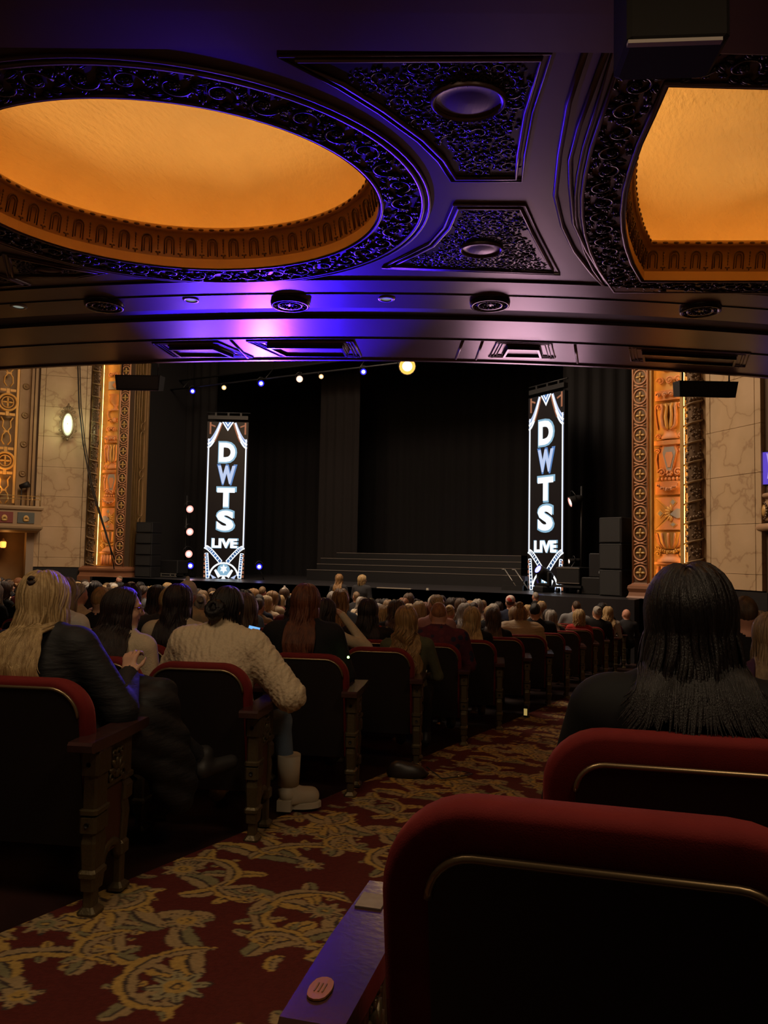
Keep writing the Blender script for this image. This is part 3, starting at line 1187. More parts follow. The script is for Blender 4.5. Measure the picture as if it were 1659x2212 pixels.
# lyre, urn and lozenge plate higher up
for s_ in (-1, 1):
    volute('lyre_scroll', CX + s_ * .12, 5.42, .09, 1.4, M_pros, s_, [(.10, .35), (.15, .22), (.10, .08)])
b = MB()
b.sphere((CX, GY - .05, 5.45), (.07, .04, .09), 8)
b.build('lyre_boss', M_rosy, col)
half('urn_foot', [(.2, 0), (.2, .04), (.08, .07), (.07, .15), (.13, .2)], M_rosy, 5.75)
half('urn_bowl', [(.13, 0), (.22, .08), (.24, .16), (.2, .28), (.26, .34)], M_pros, 5.95)
slab('lozenge_plate', 6.45, 6.72, .56, .04, M_greyblue)
b = MB()
b.prism([(-.11, 0), (0, .11), (.11, 0), (0, -.11)], 0, .07)
o = b.build('lozenge', M_pros, col)
o.matrix_basis = Matrix.Translation((CX, GY - .0, 6.585)) @ Matrix.Rotation(PI / 2, 4, 'X')
# pedestal
mb = MB()
mb.loft([[(x, y, z_) for x, y in ((-.10 + i, -.22 + i), (1.62 - i, -.22 + i), (1.62 - i, .7), (-.10 + i, .7))] for z_, i in ((-1.4, 0), (.40, 0), (.44, .03), (.52, .05), (.60, .02), (.66, .03), (.70, .09), (.73, .10))])
mb.build('pedestal', mat('pedestal_terracotta', (.26, .11, .055), .5), col)
# inner reveal with long chain motif
mb = MB()
mb.box((.03, .62, (PZ0 + PZ1) / 2), (.06, .75, PZ1 - PZ0))
mb.build('reveal_board', M_wallgold, col)
for y in (.16, .30, .42, .90):
    mb = MB()
    mb.tube([(-.004, y, PZ0), (-.004, y, PZ1)], .012, 6)
    mb.build('reveal_fillet', M_wallgold, col)
mb = MB()
mb.tube([(0, .10 * math.cos(a), .12 * math.sin(a)) for a in np.linspace(0, 2 * PI, 18, endpoint=False)], .016, 6, closed=True)
_cc = mb.mesh('chain_circle')
_cc.materials.append(M_wallgold)
mb = MB()
_st = [(0, .11 * math.cos(a), .50 + .12 * math.sin(a)) for a in np.linspace(0, PI, 9)] + [(0, .11 * math.cos(a), -.50 + .12 * math.sin(a)) for a in np.linspace(PI, 2 * PI, 9)]
mb.tube(_st, .016, 6, closed=True)
_cs = mb.mesh('chain_link')
_cs.materials.append(M_wallgold)
z = PZ0 + .7
while z < PZ1 - .7:
    obj('chain_link', _cs, None, col, loc=(-.006, .66, z))
    obj('chain_circle', _cc, None, col, loc=(-.006, .66, z + .77))
    z += 1.54
col2 = copy_tree(col)
col2['label'] = 'tall gilt proscenium pilaster of stacked relief ornaments beside the marble wall with the oval sconce'
col2.location = (-18.74, 17.5, 0)
col2.rotation_euler = (0, 0, math.radians(12.42))
col2.scale = (-1, 1, 1)


# ------------------------------------------------------------------ marble side walls
def marble_wall(name, mirror):
    root = thing(name, None, None, (-1.72, 17.16, 0), math.radians(-45), kind='structure')
    root['label'] = 'beige veined marble side wall of large slabs'
    mb = MB()
    mb.box((.80, .35, 3.9), (1.72, .5, 11.2))
    mb.build('wall_backing', mat('wall_joint', (.12, .075, .045), .8), root)
    mb = MB()
    mb.box((.80, .10, -.40), (1.70, .2, 2.1))
    mb.build('wainscot', M_black, root)
    r = random.Random(11)
    zs = [.67, .98, 1.95, 2.92, 3.86, 4.84, 5.8, 6.8, 7.8, 8.8]
    for i in range(len(zs) - 1):
        for x0, x1 in ((.0, .13), (.135, 1.36), (1.365, 1.52)):
            b = MB()
            b.box(((x0 + x1) / 2, .06 + r.uniform(0, .003), (zs[i] + zs[i + 1]) / 2), (x1 - x0 - .006, .12, zs[i + 1] - zs[i] - .006), bev=.004)
            b.build('marble_slab', M_marble, root)
    if mirror:
        root.location = (-21.96 + 1.72, 17.16, 0)
        root.rotation_euler = (0, 0, math.radians(45))
        root.scale = (-1, 1, 1)
    return root


wall_r = marble_wall('wall_right', False)
wall_l = marble_wall('wall_left', True)

# ------------------------------------------------------------------ left box bay beyond the marble
bay = thing('wall_box_left', None, None, (-21.32, 16.05, 0), math.radians(60), kind='structure')
bay['label'] = 'bronze painted bay wall above and below the theatre box'
bay.scale = (-1, 1, 1)      # local x runs away from the marble, local -y faces the hall
mb = MB()
mb.box((1.6, .45, 5.9), (3.3, .3, 6.6))
mb.box((1.6, 1.1, 0.3), (3.3, .3, 4.6))
mb.build('bay_wall', M_wallgold, bay)
for x0, x1, d in ((.02, .10, .32), (.12, .20, .26), (.48, .54, .26)):
    mb = MB()
    mb.box(((x0 + x1) / 2, .30 - d / 2 + .1, 5.9), (x1 - x0, d, 6.6))
    mb.build('bay_pilaster', M_wallgold, bay)
mb = MB()
mb.lathe([(0, .05), (.03, .05), (.035, .03), (.07, .03), (.075, .05), (.095, .05), (.11, 0)], 20, Matrix.Rotation(PI / 2, 4, 'X'))
_rd = mb.mesh('roundel')
_rd.materials.append(M_wallgold)
for z in (6.42, 5.49, 4.56, 3.62, 7.35):
    obj('roundel', _rd, None, bay, loc=(.34, .30, z))
mb = MB()
mb.box((.08, .12, 0.2), (.22, .5, 3.4))
mb.build('door_jamb', mat('tan_jamb', (.30, .22, .15), .6), bay)
# pierced golden grille
gr = thing('gilt_grille', 'golden pierced grille of lyres and wheel rings above the box with roundels', 'grille', (-21.32, 16.05, 0), math.radians(60))
gr.scale = (-1, 1, 1)
M_grille = mat('grille_gold', (.78, .40, .09), .45, .1)
for x in (.60, 1.18):
    mb = MB()
    mb.box((x, .05, 5.0), (.07, .06, 4.7))
    mb.build('grille_post', M_grille, gr)
z = 2.95
_ly = MB()
for s_ in (-1, 1):
    _ly.tube([(s_ * .05, 0, -.42), (s_ * .13, 0, -.30), (s_ * .11, 0, -.12), (s_ * .04, 0, -.02), (s_ * .04, 0, .03), (s_ * .12, 0, .14), (s_ * .10, 0, .32), (s_ * .17, 0, .44)], .035, 6, flat=.7)
_ly.box((0, 0, .0), (.16, .05, .05))
_ly = _ly.mesh('lyre_panel')
_ly.materials.append(M_grille)
_wh = MB()
_wh.tube([(.26 * math.cos(a), 0, .26 * math.sin(a)) for a in np.linspace(0, 2 * PI, 24, endpoint=False)], .055, 6, closed=True, flat=.7)
_wh.tube([(.17 * math.cos(a), 0, .17 * math.sin(a)) for a in np.linspace(0, 2 * PI, 24, endpoint=False)], .02, 6, closed=True)
for k in range(4):
    _wh.sphere((.08, 0, 0), (.09, .025, .032), 8, Matrix.Rotation(k * PI / 2, 4, 'Y'))
for s_ in (-1, 1):
    _wh.box((0, 0, s_ * .36), (.09, .06, .14))
    _wh.box((s_ * .14, 0, s_ * .38), (.16, .06, .08))
    _wh.box((-s_ * .14, 0, s_ * .38), (.16, .06, .08))
_wh = _wh.mesh('wheel_panel')
_wh.materials.append(M_grille)
for k in range(5):
    obj('lyre_panel' if k % 2 == 0 else 'wheel_panel', _ly if k % 2 == 0 else _wh, None, gr, loc=(.88, .05, 3.05 + k * .92))
# lamp behind the grille, standing in the box
spot_light('box_lamp', (-21.7, 14.9, 2.8), (-21.9, 15.4, 5.2), 55, (1.0, .48, .10), 90, .8, .1)

# box parapet on the left
bx = thing('theatre_box', 'theatre box parapet with painted shell panels below the golden grille', 'balcony box', (-21.32, 16.05, 0), math.radians(60))
bx.scale = (-1, 1, 1)
mb = MB()
mb.loft([[(x, y, z_) for x, y in ((-.15 - o, -.55 - o), (3.2, -.55 - o), (3.2, .3), (-.15 - o, .3))] for z_, o in ((1.74, -.12), (1.80, .0), (1.86, .05), (1.92, .06), (1.96, .0), (2.40, .0), (2.44, .05), (2.50, .06), (2.55, .02), (2.56, -.05))])
mb.build('parapet_body', mat('parapet_stone', (.36, .24, .13), .55), bx)
for x0 in (.02, .62, 1.22):
    mb = MB()
    mb.box((x0 + .26, -.56, 2.18), (.48, .03, .34), bev=.008)
    mb.build('painted_panel', mat('panel_green' if x0 < .5 else 'panel_red', (.10, .11, .10) if x0 < .5 else (.22, .05, .04), .5), bx)
    mb = MB()
    for k in range(7):
        a = PI * (k + .5) / 7
        mb.sphere((x0 + .26 + .06 * math.cos(a), -.59, 2.14 + .07 * math.sin(a)), (.03, .02, .055), 6)
    mb.sphere((x0 + .26, -.59, 2.10), (.09, .02, .04), 8)
    mb.build('shell', M_prosgold, bx)
mb = MB()
for y_, z_ in ((-.5, 2.86), (-.5, 2.76)):
    mb.tube([(-.1, y_, z_), (3.0, y_, z_)], .012, 6)
for x in (-.1, .12, .8, 1.6, 2.4):
    mb.tube([(x, -.5, 2.55), (x, -.5, 2.86)], .012, 6)
mb.build('hand_rail', M_brass, bx)
# lamp and speaker standing in the box
lp = thing('box_spotlight', 'small black spotlight standing in the box under the roundels', 'stage light', (-21.55, 15.75, 2.56), math.radians(30))
mb = MB()
mb.tube([(0, 0, 0), (0, 0, .62)], .015, 6)
mb.box((0, 0, .01), (.2, .2, .02))
mb.build('stand', M_steel, lp)
mb = MB()
mb.tube([(-.05, 0, .62), (.22, 0, .70)], [.07, .10], 10)
mb.build('lamp_head', M_black, lp)
# wall lantern beneath the box
ln = thing('wall_lantern', 'small lit amber wall lantern under the theatre box', 'lantern', (-21.9, 15.45, 1.25), math.radians(60))
mb = MB()
mb.lathe([(.06, 0), (.085, .03), (.095, .17), (.07, .20)], 8)
mb.build('glass', mat('lantern_glass', (.8, .4, .12), .4, emit=(1.0, .38, .07), estr=1.7), ln)
mb = MB()
mb.lathe([(.10, .20), (.06, .25), (.02, .30), (0, .32)], 8)
mb.lathe([(0, -.06), (.04, -.03), (.06, 0)], 8)
mb.tube([(.0, 0, -.05), (.05, .14, -.08), (.05, .3, .02)], .012, 6)
mb.build('lantern_frame', M_fruit, ln)
_pl = bpy.data.lights.new('lantern_bulb', 'POINT')
_pl.energy, _pl.color, _pl.shadow_soft_size = 6, (1, .42, .1), .06
_po = bpy.data.objects.new('lantern_bulb', _pl)
COL.objects.link(_po)
_po.location = (-21.62, 15.35, 1.40)

# oval sconce on the left marble
sc = thing('oval_sconce', 'glowing oval wall sconce in an ornate dark frame on marble', 'wall sconce', (-20.58, 16.60, 5.22), math.radians(45))
mb = MB()
mb.sphere((0, -.05, 0), (.145, .10, .36), 16)
mb.build('glass', mat('sconce_glass', (.8, .85, .7), .4, emit=(.80, .92, .55), estr=.75), sc)
mb = MB()
mb.tube([(.17 * math.cos(a), -.03, .39 * math.sin(a)) for a in np.linspace(0, 2 * PI, 30, endpoint=False)], .022, 6, closed=True)
mb.build('frame_ring', M_fruit, sc)
mb = MB()
for s_ in (-1, 1):
    for x, z, r in ((.08, .50, .07), (.16, .40, .06), (.21, .22, .045), (.22, -.2, .045), (.12, -.41, .05)):
        pts = [(s_ * (x + r * (1 - .7 * k / 14) * math.cos(k * .55)), -.03, z + r * (1 - .7 * k / 14) * math.sin(k * .55)) for k in range(15)]
        mb.tube(pts, .014, 5)
    mb.sphere((s_ * .235, -.02, .02), (.02, .02, .10), 6)
mb.sphere((0, -.03, .60), (.035, .03, .10), 8)
mb.sphere((-.05, -.03, .55), (.03, .03, .06), 8)
mb.sphere((.05, -.03, .55), (.03, .03, .06), 8)
mb.sphere((0, -.03, -.48), (.04, .03, .05), 8)
mb.build('frame_scrolls', M_fruit, sc)
mb = MB()
mb.lathe([(0, 0), (.012, 0), (.016, -.03), (.008, -.05), (0, -.05)], 8, Matrix.Translation((0, -.155, .03)))
mb.build('finial', M_fruit, sc)
_pl = bpy.data.lights.new('sconce_bulb', 'POINT')
_pl.energy, _pl.color, _pl.shadow_soft_size = 14, (.9, 1.0, .55), .12
_po = bpy.data.objects.new('sconce_bulb', _pl)
COL.objects.link(_po)
_po.location = (-20.35, 16.32, 5.22)

# cables slung down the left pilaster
for i, (dx, lab) in enumerate(((0, 'black cable slung down the left pilaster to the floor'), (.09, 'thinner black cable hanging beside the slung one'))):
    mb = MB()
    mb.tube([(-20.40 + dx, 16.65, 8.2), (-20.22 + dx, 16.70, 5.8), (-20.02 + dx, 16.75, 4.6), (-19.7 + dx * .8, 16.83, 3.3), (-19.35 + dx * .6, 16.9, 2.4), (-18.98 + dx * .3, 16.98, 1.5), (-18.72, 17.02, .95 - i * .3)], .022 - .006 * i, 6)
    mb.build('hanging_cable', M_black, None, label=lab, cat='cable')

# ------------------------------------------------------------------ right box and video screen
rb = thing('theatre_box', 'bulging carved stone theatre box on the wall below the video screen', 'balcony box', (.42, 16.6, 0))
M_stone = mat('box_stone', (.40, .25, .15), .5)


def bulge(name, prof, m, scal=1.0, n=40):
    b = MB()
    b.lathe([(r, z) for r, z in prof], n, None, PI, 2 * PI)
    return b.build(name, m, rb)


bulge('box_body', [(.95, 1.95), (1.10, 1.98), (1.13, 2.02), (1.13, 2.34), (1.10, 2.38), (1.12, 2.42), (1.12, 2.5)], M_stone)
bulge('base_molding', [(.2, 1.60), (.75, 1.66), (1.0, 1.72), (1.08, 1.78), (1.10, 1.80)], M_stone)
for r_, z_, q in ((1.17, 1.87, .075), (1.12, 2.47, .05), (1.02, 2.60, .055)):
    mb = MB()
    mb.tube([(r_ * math.cos(a), r_ * math.sin(a), z_) for a in np.linspace(PI, 2 * PI, 30)], q, 8)
    mb.build('rope_molding', M_stone, rb)
    for k in range(40):
        a = PI + PI * (k + .5) / 40
        b = MB()
        b.sphere((0, 0, 0), (.035, q * .4, q * 1.06), 6, Matrix.Translation((r_ * math.cos(a), r_ * math.sin(a), z_)) @ Matrix.Rotation(a + PI / 2, 4, 'Z') @ Matrix.Rotation(.5, 4, 'Y'))
        b.build('rope_strand', M_stone, rb)
for k in range(5):
    a = PI + PI * (k + .7) / 5.4
    M = Matrix.Translation((1.13 * math.cos(a), 1.13 * math.sin(a), 2.18)) @ Matrix.Rotation(a + PI / 2, 4, 'Z')
    b = MB()
    b.sphere((0, 0, 0), (.15, .05, .13), 12, M)
    b.build('box_cartouche', M_prosgold, rb)
    b = MB()
    rr_ = random.Random(k)
    for q in range(18):
        an = 2 * PI * q / 18
        b.sphere((.19 * math.cos(an), 0, .155 * math.sin(an)), rr_.uniform(.018, .036), 6, M)
    b.build('cartouche_leaves', M_fruit, rb)
mb = MB()
for k in range(9):
    a = PI + PI * (k + .2) / 9
    mb.sphere((1.0 * math.cos(a), 1.0 * math.sin(a), 2.68), (.07, .07, .06), 7)
mb.build('box_cresting', M_stone, rb)
mb = MB()
mb.box((1.3, .35, 0.3), (2.0, .3, 3.4))
mb.box((1.3, 1.0, 5.6), (2.6, .3, 8))
struct('wall_box_right', mb, mat('door_brown', (.16, .08, .04), .5), label='brown wall beside and beneath the carved theatre box').location = (-.35, 15.9, 0)
tv = thing('video_screen', 'flat screen glowing violet above the carved theatre box', 'screen', (-.05, 16.0, 2.99), math.radians(-12))
mb = MB()
mb.box((0, .03, 0), (1.20, .06, .66), bev=.012)
mb.build('screen_frame', M_black, tv)
mb = MB()
mb.box((0, -.003, 0), (1.15, .006, .61))
mb.build('screen_panel', mat('screen_violet', (.01, .01, .02), .3, emit=(.085, .045, .42), estr=1.3, noise=None), tv)
mb = MB()
for k in range(7):
    mb.box((-.32 + (k % 2) * .02, -.009, .2 - .06 * k), (.05, .004, .035))
mb.build('screen_text', emis('screen_text_glow', (.10, .22, 1.0), 1.6), tv)
mb = MB()
mb.tube([(-.50 + .03 * math.sin(k * .35), -.008, .28 - .06 * k) for k in range(9)], .012, 5)
mb.build('screen_streak', emis('screen_streak_glow', (.45, .35, .9), .9), tv)
# far side of the hall behind the boxes
mb = MB()
mb.box((-24.4, 8, 4), (.3, 22, 13))
struct('wall_side_left', mb, mat('hall_wall', (.10, .06, .035), .7), label='dim hall wall beyond the left box')
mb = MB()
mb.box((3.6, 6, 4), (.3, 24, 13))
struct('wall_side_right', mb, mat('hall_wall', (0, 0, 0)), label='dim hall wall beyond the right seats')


# ------------------------------------------------------------------ LED banners
def letter_mesh(ch):
    cu = bpy.data.curves.new('glyph', 'FONT')
    cu.body = ch
    cu.align_x = 'CENTER'
    cu.align_y = 'CENTER'
    cu.extrude = .004
    cu.offset = .055
    cu.resolution_u = 4
    o = bpy.data.objects.new('glyph', cu)
    COL.objects.link(o)
    dg = bpy.context.evaluated_depsgraph_get()
    me_ = bpy.data.meshes.new_from_object(o.evaluated_get(dg))
    bpy.data.objects.remove(o)
    return me_


E_w = emis('led_white', (.90, .95, 1.0), 1.15)
E_b = emis('led_blue', (.10, .26, .62), .75)
E_c = emis('led_cyan', (.30, .55, .75), .8)
E_r = emis('led_copper', (.55, .20, .10), .6)
E_s = emis('led_silver', (.50, .60, .85), 1.0)
BW, BH = 1.27, 5.0


def banner(loc, rz, label):
    root = thing('led_banner', label, 'LED banner', loc, rz)

    def part(nm, b, m, y=0.0):
        return b.build(nm, m, root, loc=(0, y, 0))

    b = MB()
    b.box((0, .06, BH / 2), (BW + .04, .12, BH))
    part('banner_panel', b, mat('led_panel_black', (.010, .009, .014), .4))
    b = MB()
    b.box((0, .06, BH + .14), (BW, .14, .12))
    b.tube([(-BW * .55, .06, BH + .30), (BW * .55, .06, BH + .30)], .02, 6)
    for x in (-.4, 0, .4):
        b.box((x, .06, BH + .24), (.06, .06, .12))
    part('banner_truss', b, M_steel)
    F = -.004
    for s_ in (-1, 1):
        b = MB()
        b.box((s_ * (BW / 2 - .045), F, 2.72), (.035, .008, 3.46))
        part('border_tube', b, E_w)
        b = MB()
        b.box((s_ * (BW / 2 - .022), F, 2.72), (.012, .006, 3.46))
        part('border_glow', b, E_s)
    # swagged curtain graphics at the head
    for s_ in (-1, 1):
        for k, (m_, wd) in enumerate(((E_s, .05), (E_b, .035), (E_w, .06), (E_b, .02), (E_w, .055), (E_r, .05))):
            b = MB()
            q0 = .30 - .055 * k
            rows = []
            for i in range(11):
                u = i / 10
                x = s_ * (BW / 2 - .01 - (BW / 2 - .16 - .035 * k * .2) * u ** 1.0 * (.80 + .04 * k))
                z = BH - .62 - .055 * k + (.60 + .05 * k) * (u ** 1.7)
                rows.append((x, F - .001 * k, min(z, BH - .005)))
            if k == 5:
                rows = rows[5:]
            b.tube(rows, wd * .55, 5, flat=.12, up=(0, 1, 0))
            part('curtain_fold', b, m_)
        b = MB()
        b.tube([(s_ * (BW / 2 - .08), F, BH - .02), (s_ * (BW / 2 - .08), F, BH - .40)], .03, 5, flat=.15, up=(0, 1, 0))
        b.tube([(s_ * (BW / 2 - .08), F, BH - .10), (s_ * (BW / 2 - .24), F, BH - .16)], .025, 5, flat=.15, up=(0, 1, 0))
        part('curtain_tie', b, E_r)
    for k, (sz, m_) in enumerate(((.19, E_w), (.14, E_b), (.10, E_w), (.06, E_b))):
        b = MB()
        b.prism([(-sz, 0), (sz, 0), (0, -sz * 1.55)], 0, .004 + .002 * k)
        o = part('valance_point', b, m_)
        o.matrix_basis = Matrix.Translation((0, F + .003, BH - .005)) @ Matrix.Rotation(PI / 2, 4, 'X')
    # letters
    for ch, z, h, w, m_ in (('D', 4.02, .62, .52, E_w), ('W', 3.30, .58, .56, E_s), ('T', 2.58, .60, .56, E_w), ('S', 1.84, .64, .54, E_w), ('LIVE', 1.12, .30, .80, E_w)):
        for glow in (1, 0):
            me_ = letter_mesh(ch)
            co = np.array([v.co for v in me_.vertices])
            lo, hi = co.min(0), co.max(0)
            sc_ = np.array([w / (hi[0] - lo[0]), h / (hi[1] - lo[1]), .5])
            grow = 1.0 + (.16 if glow else 0) * (1 if len(ch) == 1 else .5)
            for i, v in enumerate(me_.vertices):
                p = (co[i] - (lo + hi) / 2) * sc_ * np.array([grow, grow, 1])
                lean = 0.0
                v.co = (p[0] + lean * p[1], -p[2] + (-.008 if not glow else -.003), p[1])
            nm = 'letter_glow' if glow else ('letter_' + ch.lower() if len(ch) == 1 else 'word_live')
            obj(nm, me_, E_c if glow and ch != 'W' else (E_b if glow else m_), root, loc=(.015 * (1 if glow else 0), 0, z))
    # film strips and globe at the foot
    for s_ in (-1, 1):
        for (xa, za, xb, zb, bow, w) in ((.60, 1.00, .10, .52, .12, .11), (.56, .80, .50, .02, .06, .09)):
            n = 11
            L, R_ = [], []
            for i in range(n):
                u = i / (n - 1)
                x = xa + (xb - xa) * u + bow * math.sin(PI * u) * (1 if xa - xb > .2 else 0) * .6
                z = za + (zb - za) * u + bow * math.sin(PI * u)
                dx, dz = (xb - xa), (zb - za)
                ll = math.hypot(dx, dz)
                L.append((s_ * (x + dz / ll * w / 2), F, z - dx / ll * w / 2))
                R_.append((s_ * (x - dz / ll * w / 2), F, z + dx / ll * w / 2))
            b = MB()
            b.tube(L, .016, 5, flat=.2, up=(0, 1, 0))
            b.tube(R_, .016, 5, flat=.2, up=(0, 1, 0))
            for i in range(n):
                b.tube([L[i], R_[i]], .011, 5, flat=.2, up=(0, 1, 0))
            part('film_strip', b, E_w)
            b = MB()
            b.loft([[(p[0], F + .004, p[2]) for p in L], [(p[0], F + .004, p[2]) for p in R_]], closed=False)
            part('film_base', b, E_b)
        b = MB()
        b.prism([(s_ * .17, .02), (s_ * .30, .26), (s_ * .24, .30), (s_ * .08, .08)], 0, .006)
        o = part('globe_ray', b, E_w)
        o.matrix_basis = Matrix.Translation((0, F, 0)) @ Matrix.Rotation(PI / 2, 4, 'X')
        b = MB()
        b.prism([(s_ * .34, .0), (s_ * .42, .14), (s_ * .22, .03)], 0, .005)
        o = part('foot_shard', b, E_s)
        o.matrix_basis = Matrix.Translation((0, F, 0)) @ Matrix.Rotation(PI / 2, 4, 'X')
    b = MB()
    b.tube([(.46 * math.cos(a), F, .02 + .48 * math.sin(a)) for a in np.linspace(.15, PI - .15, 24)], .03, 5, flat=.2, up=(0, 1, 0))
    part('globe_arch', b, E_w)
    b = MB()
    b.prism([(.20 * math.cos(a), .28 + .19 * math.sin(a)) for a in np.linspace(0, 2 * PI, 24, endpoint=False)], 0, .004)
    o = part('globe', b, E_c)
    o.matrix_basis = Matrix.Translation((0, F, 0)) @ Matrix.Rotation(PI / 2, 4, 'X')
    rr_ = random.Random(5)
    b = MB()
    b.prism([(.13 * (1 if k % 2 else .55) * math.cos(k * PI / 6), .31 + .15 * (1 if k % 2 else .5) * math.sin(k * PI / 6)) for k in range(12)], 0, .008)
    b.box((0, 0.09, .004), (.30, .04, .008))
    b.prism([(-.07, .0), (.07, .0), (.03, .07), (-.03, .07)], 0, .008)
    o = part('globe_sparkle', b, E_w)
    o.matrix_basis = Matrix.Translation((0, F, 0)) @ Matrix.Rotation(PI / 2, 4, 'X')
    for s_ in (-1, 1):
        for k in range(6):
            b = MB()
            b.box((s_ * (BW / 2 - .03), F, .08 + .13 * k), (.05, .006, .08))
            part('dancer_figure', b, E_r)
    return root


banner((-16.06, 19.02, SZ), math.radians(30), 'tall bright LED banner with lettering standing by the triple pink lamps')
banner((-5.67, 19.0, SZ), math.radians(-30), 'tall bright LED banner with lettering standing behind a moving-head spotlight')

# ------------------------------------------------------------------ lamps over the stage
tr = thing('lighting_truss', 'dark lighting pipe hung above the stage with small lamps', 'truss', (-12.5, 19.6, 6.9))
mb = MB()
mb.tube([(-7, -.1, -.1), (7.5, -.1, -.1)], .03, 8)
mb.tube([(-7, .3, .3), (7.5, .3, .3)], .03, 8)
mb.build('pipe', M_steel, tr)
for x in (-6, -2.5, 1, 4.5):
    mb = MB()
    mb.tube([(x, -.1, -.1), (x, .3, .3)], .015, 6)
    mb.tube([(x, .3, .3), (x, .3, 2.4)], .008, 5)
    mb.build('hanger', M_steel, tr)


def lamp(loc, aim, col_, s, r, label, power=None, angle=40, to=None, group=None, cat='stage light'):
    d = (Vector(aim) - Vector(loc)).normalized()
    rot = d.to_track_quat('Z', 'Y').to_euler()
    root = thing('stage_lamp', label, cat, loc, 0, group)
    root.rotation_euler = rot
    b = MB()
    b.lathe([(0, -.30), (r * .7, -.30), (r * .9, -.22), (r * 1.05, -.05), (r * 1.15, .0), (r * 1.15, .02), (r * 1.02, .02), (r * 1.0, -.02)], 16)
    b.build('lamp_body', M_black, root)
    b = MB()
    b.lathe([(0, -.010), (r * .62, -.008)], 16)
    b.build('lens', emis('lens_%s' % label[:24].replace(' ', '_'), tuple(.45 + .55 * c for c in col_), min(s, 5)), root)
    b = MB()
    b.lathe([(r * .62, -.008), (r * 1.02, .0)], 16)
    b.build('lens_rim', emis('rim_%s' % label[:24].replace(' ', '_'), tuple(c ** 1.8 for c in col_), min(s, 1.8)), root)  # glowing ring added to imitate the halo around the lens
    b = MB()
    b.tube([(-r * 1.25, 0, -.12), (-r * 1.25, r * 1.2, -.12), (-r * .4, r * 2, -.12), (r * .4, r * 2, -.12), (r * 1.25, r * 1.2, -.12), (r * 1.25, 0, -.12)], .012, 5)
    b.build('yoke', M_steel, root)
    if to:
        w = Vector(to)
        q = d.to_track_quat('Z', 'Y').to_matrix().inverted()
        b = MB()
        b.tube([(0, 0, -.16), tuple(q @ w)], .018, 6)
        b.build('clamp', M_steel, root)
    if power:
        o = spot_light('lamp_beam', Vector(loc) + d * .06, aim, power, col_, angle, .7, r * .8)
    return root


CAMP = (0, 0, 1.2)
for x, lab, c_, s, r in ((-18.0, 'blue spotlight at the end of the truss', (.022, .03, 1.0), 9, .085), (-16.64, 'dim warm truss lamp between two blue ones', (.9, .7, .4), 1.4, .075),
                         (-15.12, 'blue spotlight above the left banner', (.022, .03, 1.0), 9, .095), (-13.63, 'bright pinkish white truss lamp', (1.0, .70, .6), 2.2, .10),
                         (-12.83, 'small dim amber truss lamp', (.9, .65, .4), 1.6, .07), (-11.34, 'blue spotlight next to the big amber lamp', (.022, .03, 1.0), 9, .09)):
    lamp((x, 19.45, 6.65), (-2, 4, 1.5), c_, s, r, lab, to=(0, .05, .15))
lamp((-9.86, 19.4, 6.65), (-3, 4, 1.5), (1.0, .60, .22), 9, .23, 'dazzling large amber spotlight over the middle of the stage', 260, 34, to=(0, .1, .15))
for x, z in ((-17.72, 2.64), (-17.69, 1.89), (-17.70, 1.16)):
    lamp((x, 19.2, z), (-9, 14, .4), (1.0, .55, .50), 1.7, .12, 'pink-white boom lamp stacked with two others left of the banner', 12, 60, to=(-.24, .1, 0), group='triple lamps on the left boom')
lamp((-17.48, 19.05, .78), (-4, 6, 2.8), (.025, .025, 1.0), 8, .10, 'blue floor spotlight below the triple boom lamps', to=(0, .25, -.38))
lamp((-14.80, 19.2, .81), (-4, 6, 2.5), (.025, .025, 1.0), 8, .09, 'blue floor spotlight alone on the open stage beside the left banner', to=(0, .25, -.41))
lamp((-4.92, 18.55, 2.60), (-10, 15, .4), (1.0, .55, .50), 1.7, .12, 'single pink-white boom lamp beside the right banner', 10, 60, to=(.22, .2, 0))
lamp((-4.95, 18.6, 1.16), (-9, 15.5, .6), (1.0, .75, .65), 4, .06, 'small pale lamp on top of the flight case', to=(.1, -.2, -.15))
for x, z, rr_ in ((-17.95, 3.1, .03), (-4.70, 3.0, .025)):
    b = MB()
    b.tube([(0, 0, SZ - z), (0, 0, .0)], rr_, 8)
    b.lathe([(.3, SZ - z), (.3, SZ - z + .03), (.05, SZ - z + .05)], 16)
    b.build('lamp_boom', M_steel, None, loc=(x, 19.3 if x < -10 else 18.75, z), label='dark upright boom pipe carrying ' + ('three pink lamps' if x < -10 else 'one pink lamp'), cat='stand')
# moving head in front of the right banner
mh = thing('moving_head_light', 'black moving-head spotlight glowing blue before the right banner', 'stage light', (-5.50, 18.35, SZ), math.radians(-35))
mb = MB()
mb.lathe([(.24, 0), (.26, .02), (.26, .12), (.2, .16), (0, .16)], 4, Matrix.Rotation(PI / 4, 4, 'Z'), smooth=False)
mb.build('base', M_black, mh)
mb = MB()
for s_ in (-1, 1):
    mb.box((s_ * .2, 0, .32), (.07, .12, .34), bev=.02)
mb.box((0, 0, .19), (.44, .14, .06), bev=.015)
mb.build('yoke', M_black, mh)
mb = MB()
mb.lathe([(0, -.22), (.13, -.2), (.15, -.05), (.13, .12), (.115, .22), (.10, .22)], 16, Matrix.Translation((0, 0, .45)) @ Matrix.Rotation(math.radians(60), 4, 'X') @ Matrix.Rotation(math.radians(0), 4, 'Y'))
mb.build('head', M_black, mh)
mb = MB()
mb.lathe([(0, .215), (.10, .215)], 16, Matrix.Translation((0, 0, .45)) @ Matrix.Rotation(math.radians(60), 4, 'X'))
mb.build('lens', emis('moving_head_lens', (.10, .10, 1.0), 9), mh)
spot_light('moving_head_beam', (-5.62, 18.2, .62), (-7.1, 20.6, 1.15), 30, (.06, .04, 1.0), 24, .3, .05)


